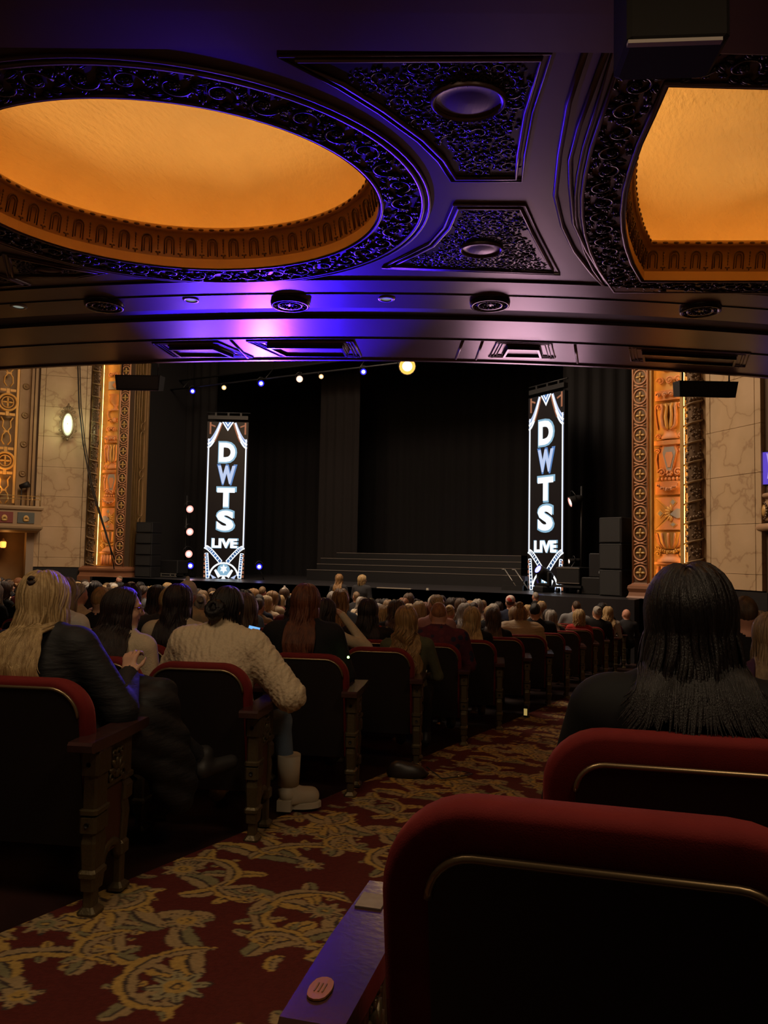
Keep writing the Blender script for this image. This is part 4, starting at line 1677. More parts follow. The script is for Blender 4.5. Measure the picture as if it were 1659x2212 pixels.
# ------------------------------------------------------------------ loudspeakers, cases
def line_array(loc, rz, n, w, h, label):
    root = thing('speaker_stack', label, 'loudspeaker', loc, rz)
    for k in range(n):
        b = MB()
        b.box((0, 0, h * (k + .5)), (w, .5, h - .012), bev=.015)
        b.build('speaker_cabinet', M_black, root)
        b = MB()
        b.box((0, -.255, h * (k + .5)), (w - .08, .012, h - .07))
        b.build('speaker_grille', mat('speaker_grille', (.02, .02, .022), .7, bump=(300, .4)), root)
    return root


line_array((-18.25, 17.95, SZ), math.radians(8), 5, .62, .35, 'tall black loudspeaker stack beside the pilaster with cables')
line_array((-3.66, 17.75, SZ), math.radians(-20), 3, .58, .59, 'tall black loudspeaker stack beside the right pilaster')
cs = thing('flight_case', 'black wheeled case with a small lamp on top beside the right banner', 'equipment case', (-4.78, 18.3, SZ), math.radians(-15))
mb = MB()
mb.box((0, 0, .42), (.62, .5, .42), bev=.02)
mb.build('case_box', M_black, cs)
mb = MB()
mb.box((0, 0, .17), (.72, .55, .05))
mb.build('dolly', M_steel, cs)
for x in (-.28, .28):
    for y in (-.2, .2):
        mb = MB()
        mb.tube([(x - .03, y, .06), (x + .03, y, .06)], .06, 10)
        mb.build('caster', M_black, cs)
for z in (.25, .6):
    mb = MB()
    mb.box((0, -.255, z), (.62, .01, .015))
    mb.build('case_edge', M_edge, cs)
sp = thing('monitor_speaker', 'black speaker cabinet with a white label standing on a crate', 'loudspeaker', (-4.18, 18.25, SZ))
mb = MB()
mb.box((0, 0, .68), (.34, .36, .56), bev=.02)
mb.build('speaker_cabinet', mat('speaker_satin', (.022, .022, .025), .4), sp)
mb = MB()
mb.box((.09, -.19, .52), (.05, .006, .05))
mb.build('badge', mat('white_badge', (.8, .8, .8), .5, emit=(.8, .8, .8), estr=.12), sp)  # faint emission put into the badge, which is no lamp
mb = MB()
mb.box((-4.23, 18.25, SZ + .2), (.58, .46, .40), bev=.02)
mb.build('speaker_crate', M_black, None, label='low black crate under the small speaker cabinet', cat='crate')
cs = thing('flight_case', 'long low black case with metal rails near the left loudspeaker stack', 'equipment case', (-17.95, 18.6, SZ))
mb = MB()
mb.box((0, 0, .34), (1.15, .5, .42), bev=.02)
mb.build('case_box', M_black, cs)
mb = MB()
for z in (.04, .12):
    mb.box((0, -.26, z), (1.1, .02, .02))
for x in (-.5, -.1, .3, .5):
    mb.box((x, -.26, .08), (.03, .02, .12))
mb.build('case_rail', mat('pale_metal', (.35, .33, .30), .4, .5), cs)
sw = thing('side_stair', 'short dark stair unit with two slanted pale handrails beside the right banner', 'stairs', (-6.35, 18.75, SZ))
mb = MB()
for k in range(3):
    mb.box((-.05, .1 * k, .06 + .06 * k), (.55, .3, .12 + .12 * k))
mb.build('stair_block', M_black, sw)
for x in (-.05, .22):
    mb = MB()
    mb.tube([(x - .28, .1, .52), (x + .12, -.1, .06)], .014, 6)
    mb.tube([(x - .28, .1, .52), (x - .36, .1, .52)], .014, 6)
    mb.build('handrail', mat('pale_metal', (0, 0, 0)), sw)
# pale strip and marker tags lying on the stage edge
mb = MB()
mb.box((-8.9, 17.0, SZ + .012), (.95, .10, .02))
mb.build('floor_strip', mat('pale_strip', (.40, .36, .30), .4), None, label='pale flat strip lying on the stage edge', cat='strip')
for x in (-9.75, -7.95):
    mb = MB()
    mb.box((x, 16.93, SZ + .025), (.06, .05, .05))
    mb.build('edge_marker', mat('marker_white', (.6, .57, .5), .5), None, label='tiny pale marker block at the front stage edge', cat='marker', group='markers on the stage edge')


# hanging speakers under the balcony front
def hanging_speaker(pts, label):
    a, b2 = Vector(pts[0]), Vector(pts[1])
    root = thing('hanging_speaker', label, 'loudspeaker', (a + b2) / 2, math.atan2(b2.y - a.y, b2.x - a.x))
    w = (b2 - a).length
    b = MB()
    b.loft([[(-w / 2, 0, 0), (w / 2, 0, 0), (w / 2, .28, .03), (-w / 2, .28, .03)],
            [(-w / 2 + .02, .04, -.25), (w / 2 - .03, .04, -.25), (w / 2 - .03, .30, -.20), (-w / 2 + .02, .30, -.20)]])
    b.build('speaker_cabinet', M_black, root)
    b = MB()
    b.box((0, .005, -.125), (w - .08, .01, .2))
    o = b.build('speaker_grille', mat('speaker_grille', (0, 0, 0)), root)
    o.rotation_euler = (math.radians(9), 0, 0)
    for x in (-w * .40, w * .40):
        b = MB()
        b.tube([(x, .12, .0), (x, .12, .42)], .012, 6)
        b.build('hanger_rod', M_steel, root)
        b = MB()
        b.tube([(x, .12, .42), (x, -1.75, .50)], .015, 6)
        b.build('bracket_arm', M_steel, root)
    return root


hanging_speaker(((-9.98, 8.93, 4.13), (-9.31, 9.28, 4.13)), 'black speaker bar hanging in front of the left pilaster')
hanging_speaker(((-1.66, 12.80, 4.10), (-.84, 13.26, 4.04)), 'black speaker bar hanging in front of the right marble wall')
# near ceiling box (projector housing) overhead
pb = thing('ceiling_speaker', 'large dark box with a pale lower flange hanging from the soffit', 'loudspeaker', (-.50, 3.56, 3.75), math.radians(24))
mb = MB()
mb.box((0, .0, -.02), (.44, .30, .52), bev=.02)
mb.build('housing', mat('housing_brown', (.012, .009, .007), .8), pb)
mb = MB()
mb.box((-.02, -.145, -.290), (.40, .03, .016))
mb.build('flange', mat('pale_flange', (.62, .55, .5), .5), pb)
mb = MB()
mb.tube([(0, 0, .2), (0, 0, .36)], .03, 8)
mb.build('bracket', M_steel, pb)


# ------------------------------------------------------------------ theatre seats
M_velvet = mat('red_velvet', (.165, .014, .013), .85, sheen=.35, noise=(14, (.125, .010, .010), .5), bump=(420, .12), spec=.2)
M_panel = mat('seat_back_panel', (.010, .006, .006), .55, noise=(5, (.013, .008, .008), .5))
M_wood = mat('armrest_wood', (.060, .025, .022), .22, coat=.5, noise=(30, (.04, .016, .016), .6), bump=(90, .03))
M_iron = mat('cast_iron_gilt', (.105, .080, .040), .42, .55, bump=(60, .15))
M_inset = mat('standard_inset', (.07, .022, .014), .5)
M_metal_dull = mat('dull_brass_line', (.30, .22, .12), .35, .8)


def outline(w, z0, z1, r, ins):
    w2 = w / 2 - ins
    z1 -= ins
    z0 += ins
    r = max(.01, r - ins)
    p = [(-w2, z0)]
    p += [(-w2 + r - r * math.cos(a), z1 - r + r * math.sin(a)) for a in np.linspace(0, PI / 2, 9)]
    p += [(w2 - r + r * math.sin(a), z1 - r + r * math.cos(a)) for a in np.linspace(0, PI / 2, 9)]
    p += [(w2, z0)]
    return p


def rec(p, y, y0=.08):
    """recline: lean the back rearwards with height"""
    return [(x, y + y0 - (z - .40) * .20, z + .006 * math.cos(x * 4)) for x, z in p]


def seat_parts(W=.53, top=.84, ins=.030):
    parts = {}
    b = MB()
    b.loft([rec(outline(W, .20, top, .135, i), y) for i, y in ((ins + .004, -.052), (.018, -.052), (.004, -.044), (0, -.02), (0, .01), (.006, .03), (.022, .046), (.05, .052))], smooth=True)
    parts['back_cushion'] = b.mesh('back_cushion'), M_velvet
    b = MB()
    b.loft([rec(outline(W, .18, top, .135, ins), y) for y in (-.050, -.058)])
    parts['back_panel'] = b.mesh('back_panel'), M_panel
    b = MB()
    b.tube(rec(outline(W, .18, top, .135, ins)[1:-1], -.057), .0065, 6)
    parts['brass_trim'] = b.mesh('brass_trim'), M_metal_dull
    b = MB()
    b.box((0, .33, .40), (W - .06, .44, .11), bev=.04)
    parts['seat_cushion'] = b.mesh('seat_cushion'), M_velvet
    b = MB()
    b.box((0, .32, .335), (W - .08, .40, .03), bev=.01)
    parts['seat_pan'] = b.mesh('seat_pan'), M_panel
    for k in parts:
        me_ = parts[k][0]
        bm = bmesh.new()
        bm.from_mesh(me_)
        bmesh.ops.recalc_face_normals(bm, faces=bm.faces)
        bm.to_mesh(me_)
        bm.free()
        me_.materials.append(parts[k][1])
    return parts


def ring_rect(hx, y0, y1, z, b=.3):
    c = min(hx, (y1 - y0) / 2) * b
    return [(hx, y0 + c, z), (hx, y1 - c, z), (hx - c, y1, z), (-hx + c, y1, z), (-hx, y1 - c, z), (-hx, y0 + c, z), (-hx + c, y0, z), (hx - c, y0, z)]


def standard_parts():
    """ornate aisle end: two cast legs, carved head, inset panel, arch; local x is the thickness"""
    P = {}
    b = MB()
    b.loft([ring_rect(hx, y0, y1, z) for z, hx, y0, y1 in (
        (0, .036, -.035, .05), (.012, .036, -.035, .05), (.03, .020, -.020, .03), (.085, .020, -.020, .03), (.09, .028, -.030, .045), (.135, .030, -.034, .055),
        (.14, .034, -.040, .065), (.155, .034, -.040, .065), (.165, .026, -.030, .05), (.26, .030, -.038, .058), (.295, .026, -.032, .05), (.30, .034, -.044, .062),
        (.355, .034, -.044, .062), (.36, .026, -.034, .052), (.365, .036, -.046, .070), (.38, .036, -.046, .070), (.385, .028, -.036, .058), (.50, .028, -.036, .058),
        (.505, .036, -.046, .066), (.585, .036, -.046, .066), (.60, .030, -.04, .06))])
    P['rear_leg'] = b, M_iron
    b = MB()
    b.loft([ring_rect(hx, y0, y1, z) for z, hx, y0, y1 in (
        (0, .030, .19, .27), (.012, .030, .19, .27), (.03, .016, .205, .245), (.13, .016, .205, .245), (.14, .026, .195, .258), (.18, .026, .195, .258),
        (.19, .018, .20, .25), (.30, .022, .205, .262), (.34, .018, .20, .252), (.35, .026, .20, .272), (.40, .026, .205, .275), (.42, .018, .20, .26), (.43, .028, .19, .275),
        (.445, .028, .19, .275), (.45, .02, .20, .265), (.58, .02, .20, .265), (.60, .026, .195, .27))])
    P['front_leg'] = b, M_iron
    b = MB()
    b.box((0, .13, .33), (.02, .18, .30))
    P['inset_panel'] = b, M_inset
    b = MB()
    b.box((0, .13, .52), (.036, .19, .16), bev=.006)
    b.box((0, .13, .443), (.05, .19, .014))
    P['head_block'] = b, M_iron
    b = MB()
    b.tube([(0, .13 + .075 * math.cos(a), .135 + .075 * math.sin(a)) for a in np.linspace(0, PI, 11)], .022, 6)
    P['foot_arch'] = b, M_iron
    b = MB()
    for s_ in (-1, 1):
        for k in range(5):
            a = PI * (k + .5) / 5
            M = Matrix.Translation((s_ * .022, .13, .475)) @ Matrix.Rotation(a, 4, 'X')
            b.sphere((0, .035, 0), (.012, .036, .013), 6, M)
        for y, z, r in ((.085, .462, .022), (.175, .462, .022), (.13, .545, .02), (.10, .55, .014), (.16, .55, .014)):
            b.tube([(s_ * .024, y + r * (1 - .07 * k) * math.cos(k * .6), z + r * (1 - .07 * k) * math.sin(k * .6)) for k in range(11)], .006, 5)
        b.sphere((s_ * .022, .13, .472), (.014, .02, .02), 8)
    P['carved_shell'] = b, M_iron
    b = MB()
    for z in (.545, .33):
        b.lathe([(0, 0), (.009, 0), (.009, .004)], 8, Matrix.Translation((0, -.046, z)) @ Matrix.Rotation(PI / 2, 4, 'X'))
    P['bolt_cap'] = b, M_black
    b = MB()
    b.loft([[(x * .046, y, z) for x, y in ((-1, y0), (1, y0), (1.1, (y0 + y1) / 2), (1, y1), (-1, y1), (-1.1, (y0 + y1) / 2))] for z, y0, y1 in
            ((.60, -.10, .34), (.606, -.115, .355), (.630, -.12, .36), (.640, -.11, .35))])
    P['armrest'] = b, M_wood
    out = {}
    for k, (b, m) in P.items():
        me_ = b.mesh(k)
        bm = bmesh.new()
        bm.from_mesh(me_)
        bmesh.ops.recalc_face_normals(bm, faces=bm.faces)
        bm.to_mesh(me_)
        bm.free()
        me_.materials.append(m)
        out[k] = me_
    return out


SEAT = seat_parts()
STD = standard_parts()
# plain inner seat as one mesh for rows too far to show parts
_far = MB()
for k, (me_, m) in SEAT.items():
    _far.add([v.co.copy() for v in me_.vertices], [tuple(p.vertices) for p in me_.polygons], smooth=True)


def seat(loc, rz, label, group=None, end=None, parts=SEAT, arm=True, zs=1.0, ex=.29):
    root = thing('theatre_chair', label, 'chair', loc, rz, group)
    root.scale = (1, 1, zs)
    for k, (me_, m) in parts.items():
        obj(k, me_, None, root)
    if end:
        for k, me_ in STD.items():
            obj(k, me_, None, root, loc=(end * ex, 0, 0))
    elif arm:
        obj('armrest', STD['armrest'], None, root, loc=(.28, 0, 0))
        obj('rear_leg', STD['rear_leg'], None, root, loc=(.28, 0, 0))
        obj('front_leg', STD['front_leg'], None, root, loc=(.28, 0, 0))
    return root


def Yi(i):
    return 2.05 + 1.016 * i


def row_y(X, i):
    X0 = -2.144 - .053 * Yi(i)
    return Yi(i) + .0232 * ((X + 11) ** 2 - (X0 + 11) ** 2)


def phi(X):
    return math.radians(22 * (X + 11) / 8.7)


def seat_pos(i, j):
    X = -2.144 - .053 * Yi(i)
    s = (j + .60) * .56
    n = max(4, int(s / .25))
    for _ in range(n):
        X -= s / n * math.cos(phi(X))
    Y = row_y(X, i)
    return X, Y


ROWW = ['first', 'second', 'third', 'fourth', 'fifth', 'sixth', 'seventh', 'eighth', 'ninth', 'tenth', 'eleventh', 'twelfth', 'thirteenth', 'fourteenth']
AISLE_OF = ['the woman in the black puffer coat', 'the person in the cable-knit sweater', 'the auburn-haired person in black', 'the woman with wavy honey-brown hair',
            'the man in the plaid shirt', 'the woman with long blonde hair in black', 'the person with straight dark hair', 'the person in the beige puffer coat', 'the man in the black shirt',
            'the person with grey waves', 'the person with short blonde curls', 'the person with the grey updo', 'the blonde in white with hair clipped up', 'the bald man in grey']
for i in range(14):
    jmax = min(34, int((3.2 if i == 0 else 1.55 * Yi(i) - 1.0) / .56))
    for j in range(jmax):
        if i > 3 and j > 7:
            break
        X, Y = seat_pos(i, j)
        if j == 0:
            seat((X, Y, fz(Y)), phi(X), 'red aisle chair with carved iron end under ' + AISLE_OF[i], 'aisle seats across the carpet', end=1)
        else:
            seat((X, Y, fz(Y)), phi(X), 'red velvet chair, %s from the carpeted aisle in the %s row' % (ROWW[j] if j < 14 else 'far', ROWW[i]), 'inner seats of the left block', arm=j < 3)

# nearest seats on the right-hand block: taller backs, aisle arm on the left
SEAT2 = seat_parts(.60, .93, .072)
_c, _s = math.cos(math.radians(14)), math.sin(math.radians(14))
n0 = seat((-.25, 1.10, fz(1.1)), math.radians(14), 'large red velvet chair with empty dark back and number plate on its armrest', None, end=-1, parts=SEAT2, ex=.375)
mb = MB()
mb.box((0, .26, .642), (.048, .058, .003))
mb.build('paper_label', mat('worn_paper', (.30, .24, .20), .7, noise=(60, (.22, .17, .14), .5)), n0, loc=(-.392, 0, 0))
mb = MB()
mb.prism([(.019 * math.cos(a) * (1 if abs(math.cos(a)) < .8 else .9), .030 * math.sin(a)) for a in np.linspace(0, 2 * PI, 16, endpoint=False)], 0, .003)
pl_ = mb.build('number_plate', mat('orange_plate', (.55, .25, .06), .35, .5), n0, loc=(-.388, -.035, .641))
mb = MB()
for k in range(3):
    mb.box((-.006 + .006 * k, .0, .0036), (.002, .022, .001))
mb.build('plate_numerals', mat('plate_ink', (.25, .12, .04), .5), pl_)
seat((-.255 + .62 * _c, 1.10 + .62 * _s, fz(1.3)), math.radians(14), 'red velvet chair joined beside the seat with the number plate', None, parts=SEAT2, arm=True)
seat((-.25, 1.88, fz(1.9)), math.radians(17), 'red velvet chair in front of the plated seat, woman with dark hair sitting in it', None, end=-1, parts=SEAT2)
seat((-.25 + .62 * .956, 1.88 + .62 * .29, fz(2.1)), math.radians(17), 'red velvet chair next to the dark-haired woman', None, parts=SEAT2)
for i, (x, y) in enumerate(((-.20, 2.95), (.33, 3.1), (-.25, 4.0), (.28, 4.15), (-.30, 5.0), (.22, 5.15), (-.34, 6.0))):
    seat((x, y, fz(y)), math.radians(18), 'red velvet chair %s behind the dark-haired woman, beyond the plated chair' % ('on the aisle' if x < -.1 else 'off the aisle'), 'seats hidden behind the dark-haired woman', end=-1 if x < -.1 else None, parts=SEAT)


# ------------------------------------------------------------------ people: smooth bodies grown from a distance field
def smin(a, b, k):
    h = np.clip(.5 + .5 * (b - a) / k, 0, 1)
    return b + (a - b) * h - k * h * (1 - h)


def cone(a, b, r1, r2, g, k=.02):
    return ('c', np.array(a, np.float32), np.array(b, np.float32), r1, r2, g, k)


def elli(c, r, g, k=.02, R=None):
    return ('e', np.array(c, np.float32), np.array(r, np.float32), R, 0, g, k)


def prim_d(p, P):
    if p[0] == 'c':
        ab = p[2] - p[1]
        q = P - p[1]
        t = np.clip(q @ ab / max(float(ab @ ab), 1e-9), 0, 1)
        return np.linalg.norm(q - t[:, None] * ab, axis=1) - (p[3] + (p[4] - p[3]) * t)
    q = P - p[1]
    if p[3] is not None:
        q = q @ p[3]
    r = p[2]
    k0 = np.linalg.norm(q / r, axis=1)
    k1 = np.linalg.norm(q / (r * r), axis=1)
    return k0 * (k0 - 1) / np.maximum(k1, 1e-6)


def field(prims, P):
    D = None
    for p in prims:
        d = prim_d(p, P)
        D = d if D is None else smin(D, d, p[6])
    return D


def groups(prims, P):
    best = np.full(len(P), 1e9, np.float32)
    g = np.zeros(len(P), int)
    for p in prims:
        d = prim_d(p, P)
        m = d < best
        best[m] = d[m]
        g[m] = p[5]
    return g


def surfnet(prims, h, disp=None):
    lo = np.min([np.minimum(p[1], p[2]) - max(p[3], p[4]) if p[0] == 'c' else p[1] - max(p[2]) for p in prims], 0) - 3 * h
    hi = np.max([np.maximum(p[1], p[2]) + max(p[3], p[4]) if p[0] == 'c' else p[1] + max(p[2]) for p in prims], 0) + 3 * h
    C = 4
    nc = np.ceil((hi - lo) / (h * C)).astype(int) + 1
    gx = [lo[a] + np.arange(nc[a]) * h * C + h * C / 2 for a in range(3)]
    Pc = np.stack(np.meshgrid(*gx, indexing='ij'), -1).reshape(-1, 3).astype(np.float32)
    Dc = field(prims, Pc).reshape(nc)
    D = np.repeat(np.repeat(np.repeat(Dc, C, 0), C, 1), C, 2).astype(np.float32)
    near = np.abs(D) < h * C * 2.2
    idx = np.argwhere(near)
    Pf = (lo + (idx) * h).astype(np.float32)
    d = field(prims, Pf)
    if disp is not None:
        d = d + disp(Pf)
    D[near] = d
    n = np.array(D.shape) - 1
    S = D < 0
    off = [(i, j, k) for i in (0, 1) for j in (0, 1) for k in (0, 1)]
    cs = [S[o[0]:o[0] + n[0], o[1]:o[1] + n[1], o[2]:o[2] + n[2]] for o in off]
    cnt = sum(c.astype(np.int8) for c in cs)
    act = (cnt > 0) & (cnt < 8)
    ci = np.argwhere(act)
    acc = np.zeros((len(ci), 3))
    num = np.zeros(len(ci))
    for a in range(8):
        for b in range(a + 1, 8):
            oa, ob = np.array(off[a]), np.array(off[b])
            if np.abs(oa - ob).sum() != 1:
                continue
            ia, ib = ci + oa, ci + ob
            da, db = D[ia[:, 0], ia[:, 1], ia[:, 2]], D[ib[:, 0], ib[:, 1], ib[:, 2]]
            m = (da < 0) != (db < 0)
            t = np.where(m, da / np.where(m, da - db, 1), 0)
            acc += np.where(m[:, None], ia + t[:, None] * (ob - oa), 0)
            num += m
    V = lo + acc / num[:, None] * h
    vid = np.full(tuple(n), -1)
    vid[ci[:, 0], ci[:, 1], ci[:, 2]] = np.arange(len(ci))
    F = []
    for ax in range(3):
        u, w = (ax + 1) % 3, (ax + 2) % 3
        sl0 = [slice(1, -1)] * 3
        sl1 = [slice(1, -1)] * 3
        sl0[ax] = slice(0, -1)
        sl1[ax] = slice(1, None)
        a, b = S[tuple(sl0)], S[tuple(sl1)]
        e = np.argwhere(a != b)
        if not len(e):
            continue
        s = a[e[:, 0], e[:, 1], e[:, 2]]
        base = e.copy()
        base[:, u] += 1
        base[:, w] += 1
        q = []
        for du, dw in ((-1, -1), (0, -1), (0, 0), (-1, 0)):
            c = base.copy()
            c[:, u] += du
            c[:, w] += dw
            q.append(vid[c[:, 0], c[:, 1], c[:, 2]])
        q = np.stack(q, -1)
        q[~s] = q[~s][:, ::-1]
        F.append(q)
    F = np.concatenate(F)
    F = F[(F >= 0).all(1)]
    return V.astype(np.float32), F


def np_mesh(name, V, F, gi=None):
    me_ = bpy.data.meshes.new(name)
    me_.vertices.add(len(V))
    me_.vertices.foreach_set('co', np.ascontiguousarray(V, np.float32).ravel())
    k = F.shape[1]
    me_.loops.add(F.size)
    me_.loops.foreach_set('vertex_index', np.ascontiguousarray(F, np.int32).ravel())
    me_.polygons.add(len(F))
    me_.polygons.foreach_set('loop_start', np.arange(0, F.size, k, dtype=np.int32))
    me_.polygons.foreach_set('use_smooth', np.ones(len(F), bool))
    if gi is not None:
        me_.polygons.foreach_set('material_index', gi.astype(np.int32))
    me_.update(calc_edges=True)
    return me_


def rotm(ax, deg):
    return np.array(Matrix.Rotation(math.radians(deg), 3, ax))


HC = np.array([0, .005, 1.155])       # head centre, person space, head top about 1.26
HR = np.array([.076, .096, .106])


class Pose:
    def __init__(s, lean=0, side=0, yaw=0, pitch=0, tilt=0, sh=0.0):
        s.B = rotm('Y', side) @ rotm('X', -lean)
        s.pv = np.array([0, 0, .52])
        s.H = rotm('Z', yaw) @ rotm('X', -pitch) @ rotm('Y', tilt)
        s.hp = np.array([0, .0, 1.06])

    def body(s, p):
        return s.B @ (np.array(p, float) - s.pv) + s.pv

    def head(s, p):
        return s.body(s.H @ (np.array(p, float) - s.hp) + s.hp)

    def hR(s):
        return (s.B @ s.H).astype(np.float32)


def hand(pr, wrist, d, nrm, curl=.5, g=0, r=.0085, s=1.0):
    """palm with four unequal fingers and a thumb leaving its side"""
    d = np.array(d, float)
    d /= np.linalg.norm(d)
    nrm = np.array(nrm, float)
    nrm = nrm - d * (nrm @ d)
    nrm /= np.linalg.norm(nrm)
    w = np.cross(d, nrm)
    W = np.array(wrist, float)
    pc = W + d * .045 * s
    pr.append(cone(W, W + d * .03 * s, .024 * s, .022 * s, g, .01))
    for k in (-1, 0, 1):
        pr.append(cone(W + d * .02 * s + w * .016 * k * s, W + d * .085 * s + w * .024 * k * s, .016 * s, .012 * s, g, .012))
    for k, L in enumerate((.066, .076, .070, .054)):
        b = W + d * .085 * s + w * (.030 - .020 * k) * s
        a0 = curl * .7
        p1 = b + (d * math.cos(a0) - nrm * math.sin(a0)) * L * .5 * s
        a1 = a0 + curl * 1.1
        p2 = p1 + (d * math.cos(a1) - nrm * math.sin(a1)) * L * .36 * s
        a2 = a1 + curl * .8
        p3 = p2 + (d * math.cos(a2) - nrm * math.sin(a2)) * L * .26 * s
        pr += [cone(b, p1, r * 1.1, r, g, .004), cone(p1, p2, r, r * .92, g, .003), cone(p2, p3, r * .92, r * .78, g, .003)]
    t0 = W + d * .025 * s + w * .028 * s
    t1 = t0 + (d * .6 + w * .7 - nrm * .2) * .042 * s
    t2 = t1 + (d * .9 + w * .25 - nrm * .35) * .034 * s
    pr += [cone(t0, t1, r * 1.4, r * 1.15, g, .008), cone(t1, t2, r * 1.15, r * .85, g, .003)]


def body_prims(po, bulk=0.0, broad=1.0, armL=None, armR=None, legs=None, collar=0.0, face=True, hands=True, drop=0.0):
    """material groups: 0 skin, 1 top, 2 legs, 3 shoes, 4 eyes/lips"""
    pr = []
    b = po.body
    pr.append(elli(b((0, 0, .53)), (.18 * broad, .15, .12), 2, .05, None))
    pr.append(elli(b((0, -.01, .66)), (.15 * broad + bulk, .115 + bulk, .17), 1, .06, po.B.astype(np.float32)))
    pr.append(elli(b((0, -.02, .84)), (.17 * broad + bulk, .118 + bulk, .17), 1, .06, po.B.astype(np.float32)))
    pr.append(cone(b((-.145 * broad, -.02, .945 - drop)), b((.145 * broad, -.02, .945 - drop)), .062 + bulk, .062 + bulk, 1, .05))
    pr.append(cone(b((-.055, -.01, .985 - drop * .5)), b((.055, -.01, .985 - drop * .5)), .06 + bulk * .6, .06 + bulk * .6, 1, .04))
    pr.append(cone(b((0, -.008, .98)), po.head((0, .0, 1.09)), .052 * broad, .048 * broad, 0, .025))
    if collar:
        pr.append(cone(b((0, -.010, 1.0)), b((0, -.005, 1.0 + collar)), .070, .066, 1, .015))
    # head
    R = po.hR()
    h = po.head
    pr.append(elli(h(HC), HR, 0, .03, R))
    pr.append(elli(h((0, .035, 1.10)), (.056, .062, .062), 0, .035, R))
    for s_ in (-1, 1):
        pr.append(elli(h((s_ * .079, -.002, 1.135)), (.010, .020, .031), 0, .006, R))
    if face:
        pr.append(cone(h((0, .094, 1.160)), h((0, .114, 1.124)), .010, .014, 0, .014))
        pr.append(elli(h((0, .093, 1.172)), (.045, .014, .010), 0, .014, R))
        pr.append(elli(h((0, .070, 1.052)), (.022, .020, .016), 0, .02, R))
        pr.append(elli(h((0, .0955, 1.086)), (.022, .008, .0075), 4, .005, R))
        for s_ in (-1, 1):
            pr.append(elli(h((s_ * .031, .088, 1.150)), (.013, .008, .007), 4, .003, R))
            pr.append(elli(h((s_ * .045, .066, 1.115)), (.022, .022, .022), 0, .02, R))
    # arms
    for s_, arm in ((-1, armL), (1, armR)):
        sh = b((s_ * .175 * broad, -.02, .94 - drop))
        if arm is None:
            el, wr = (s_ * .235 * broad, .06, .68), (s_ * .10, .28, .63)
        else:
            el, wr = arm[0], arm[1]
        pr.append(cone(sh, el, .054 + bulk, .045 + bulk, 1, .03))
        pr.append(cone(el, wr, .044 + bulk, .032 + bulk * .7, 1, .02))
        el, wr = np.array(el, float), np.array(wr, float)
        d = wr - el
        if hands:
            nr = arm[2] if arm is not None and len(arm) > 2 else (0, 0, 1)
            hand(pr, wr + d / np.linalg.norm(d) * .015, arm[3] if arm is not None and len(arm) > 3 else d, nr, arm[4] if arm is not None and len(arm) > 4 else .45)
        else:
            pr.append(elli(wr + d / np.linalg.norm(d) * .06, (.03, .03, .03), 0, .02))
    # legs
    for s_ in (-1, 1):
        L = legs[s_] if legs and s_ in legs else None
        hip = (s_ * .085, .02, .50)
        kn, an, to = L if L else ((s_ * .11, .45, .49), (s_ * .11, .44, .09), (s_ * .12, .57, .045))
        pr.append(cone(hip, kn, .088, .064, 2, .04))
        pr.append(cone(kn, an, .060, .042, 2, .025))
        kn, an, to = map(lambda q: np.array(q, float), (kn, an, to))
        hl = an + np.array([0, -.03, -.035])
        pr.append(cone(an + np.array([0, 0, .03]), hl, .046, .040, 3, .012))
        pr.append(cone(hl, to, .040, .036, 3, .02))
    return pr


def body_mesh(name, prims, h, disp=None):
    V, F = surfnet(prims, h, disp)
    c = V[F].mean(1)
    return np_mesh(name, V, F, groups(prims, c))


# ---- hair
def torso_push(p, bulk=0.0):
    """keep hanging hair outside shoulders and back"""
    z = p[..., 2]
    rx = np.interp(z, [.55, .90, .99, 1.04], [.19, .225, .17, .07]) + bulk
    ry = np.interp(z, [.55, .90, .99, 1.04], [.135, .145, .10, .06]) + bulk
    e = ry * np.sqrt(np.clip(1 - (p[..., 0] / rx) ** 2, 0, 1))
    yy = p[..., 1] + .02
    ins = (np.abs(yy) < e) & (np.abs(p[..., 0]) < rx) & (z < 1.04)
    front = p[:, :1, 1] > .03 if p.ndim == 3 else yy > 0
    p[..., 1] = np.where(ins, np.where(front, e, -e) - .02, p[..., 1])
    return p


def sph(az, el):
    """azimuth 0 = front, positive to the right"""
    return np.stack([np.sin(az) * np.cos(el), np.cos(az) * np.cos(el), np.sin(el)], -1)


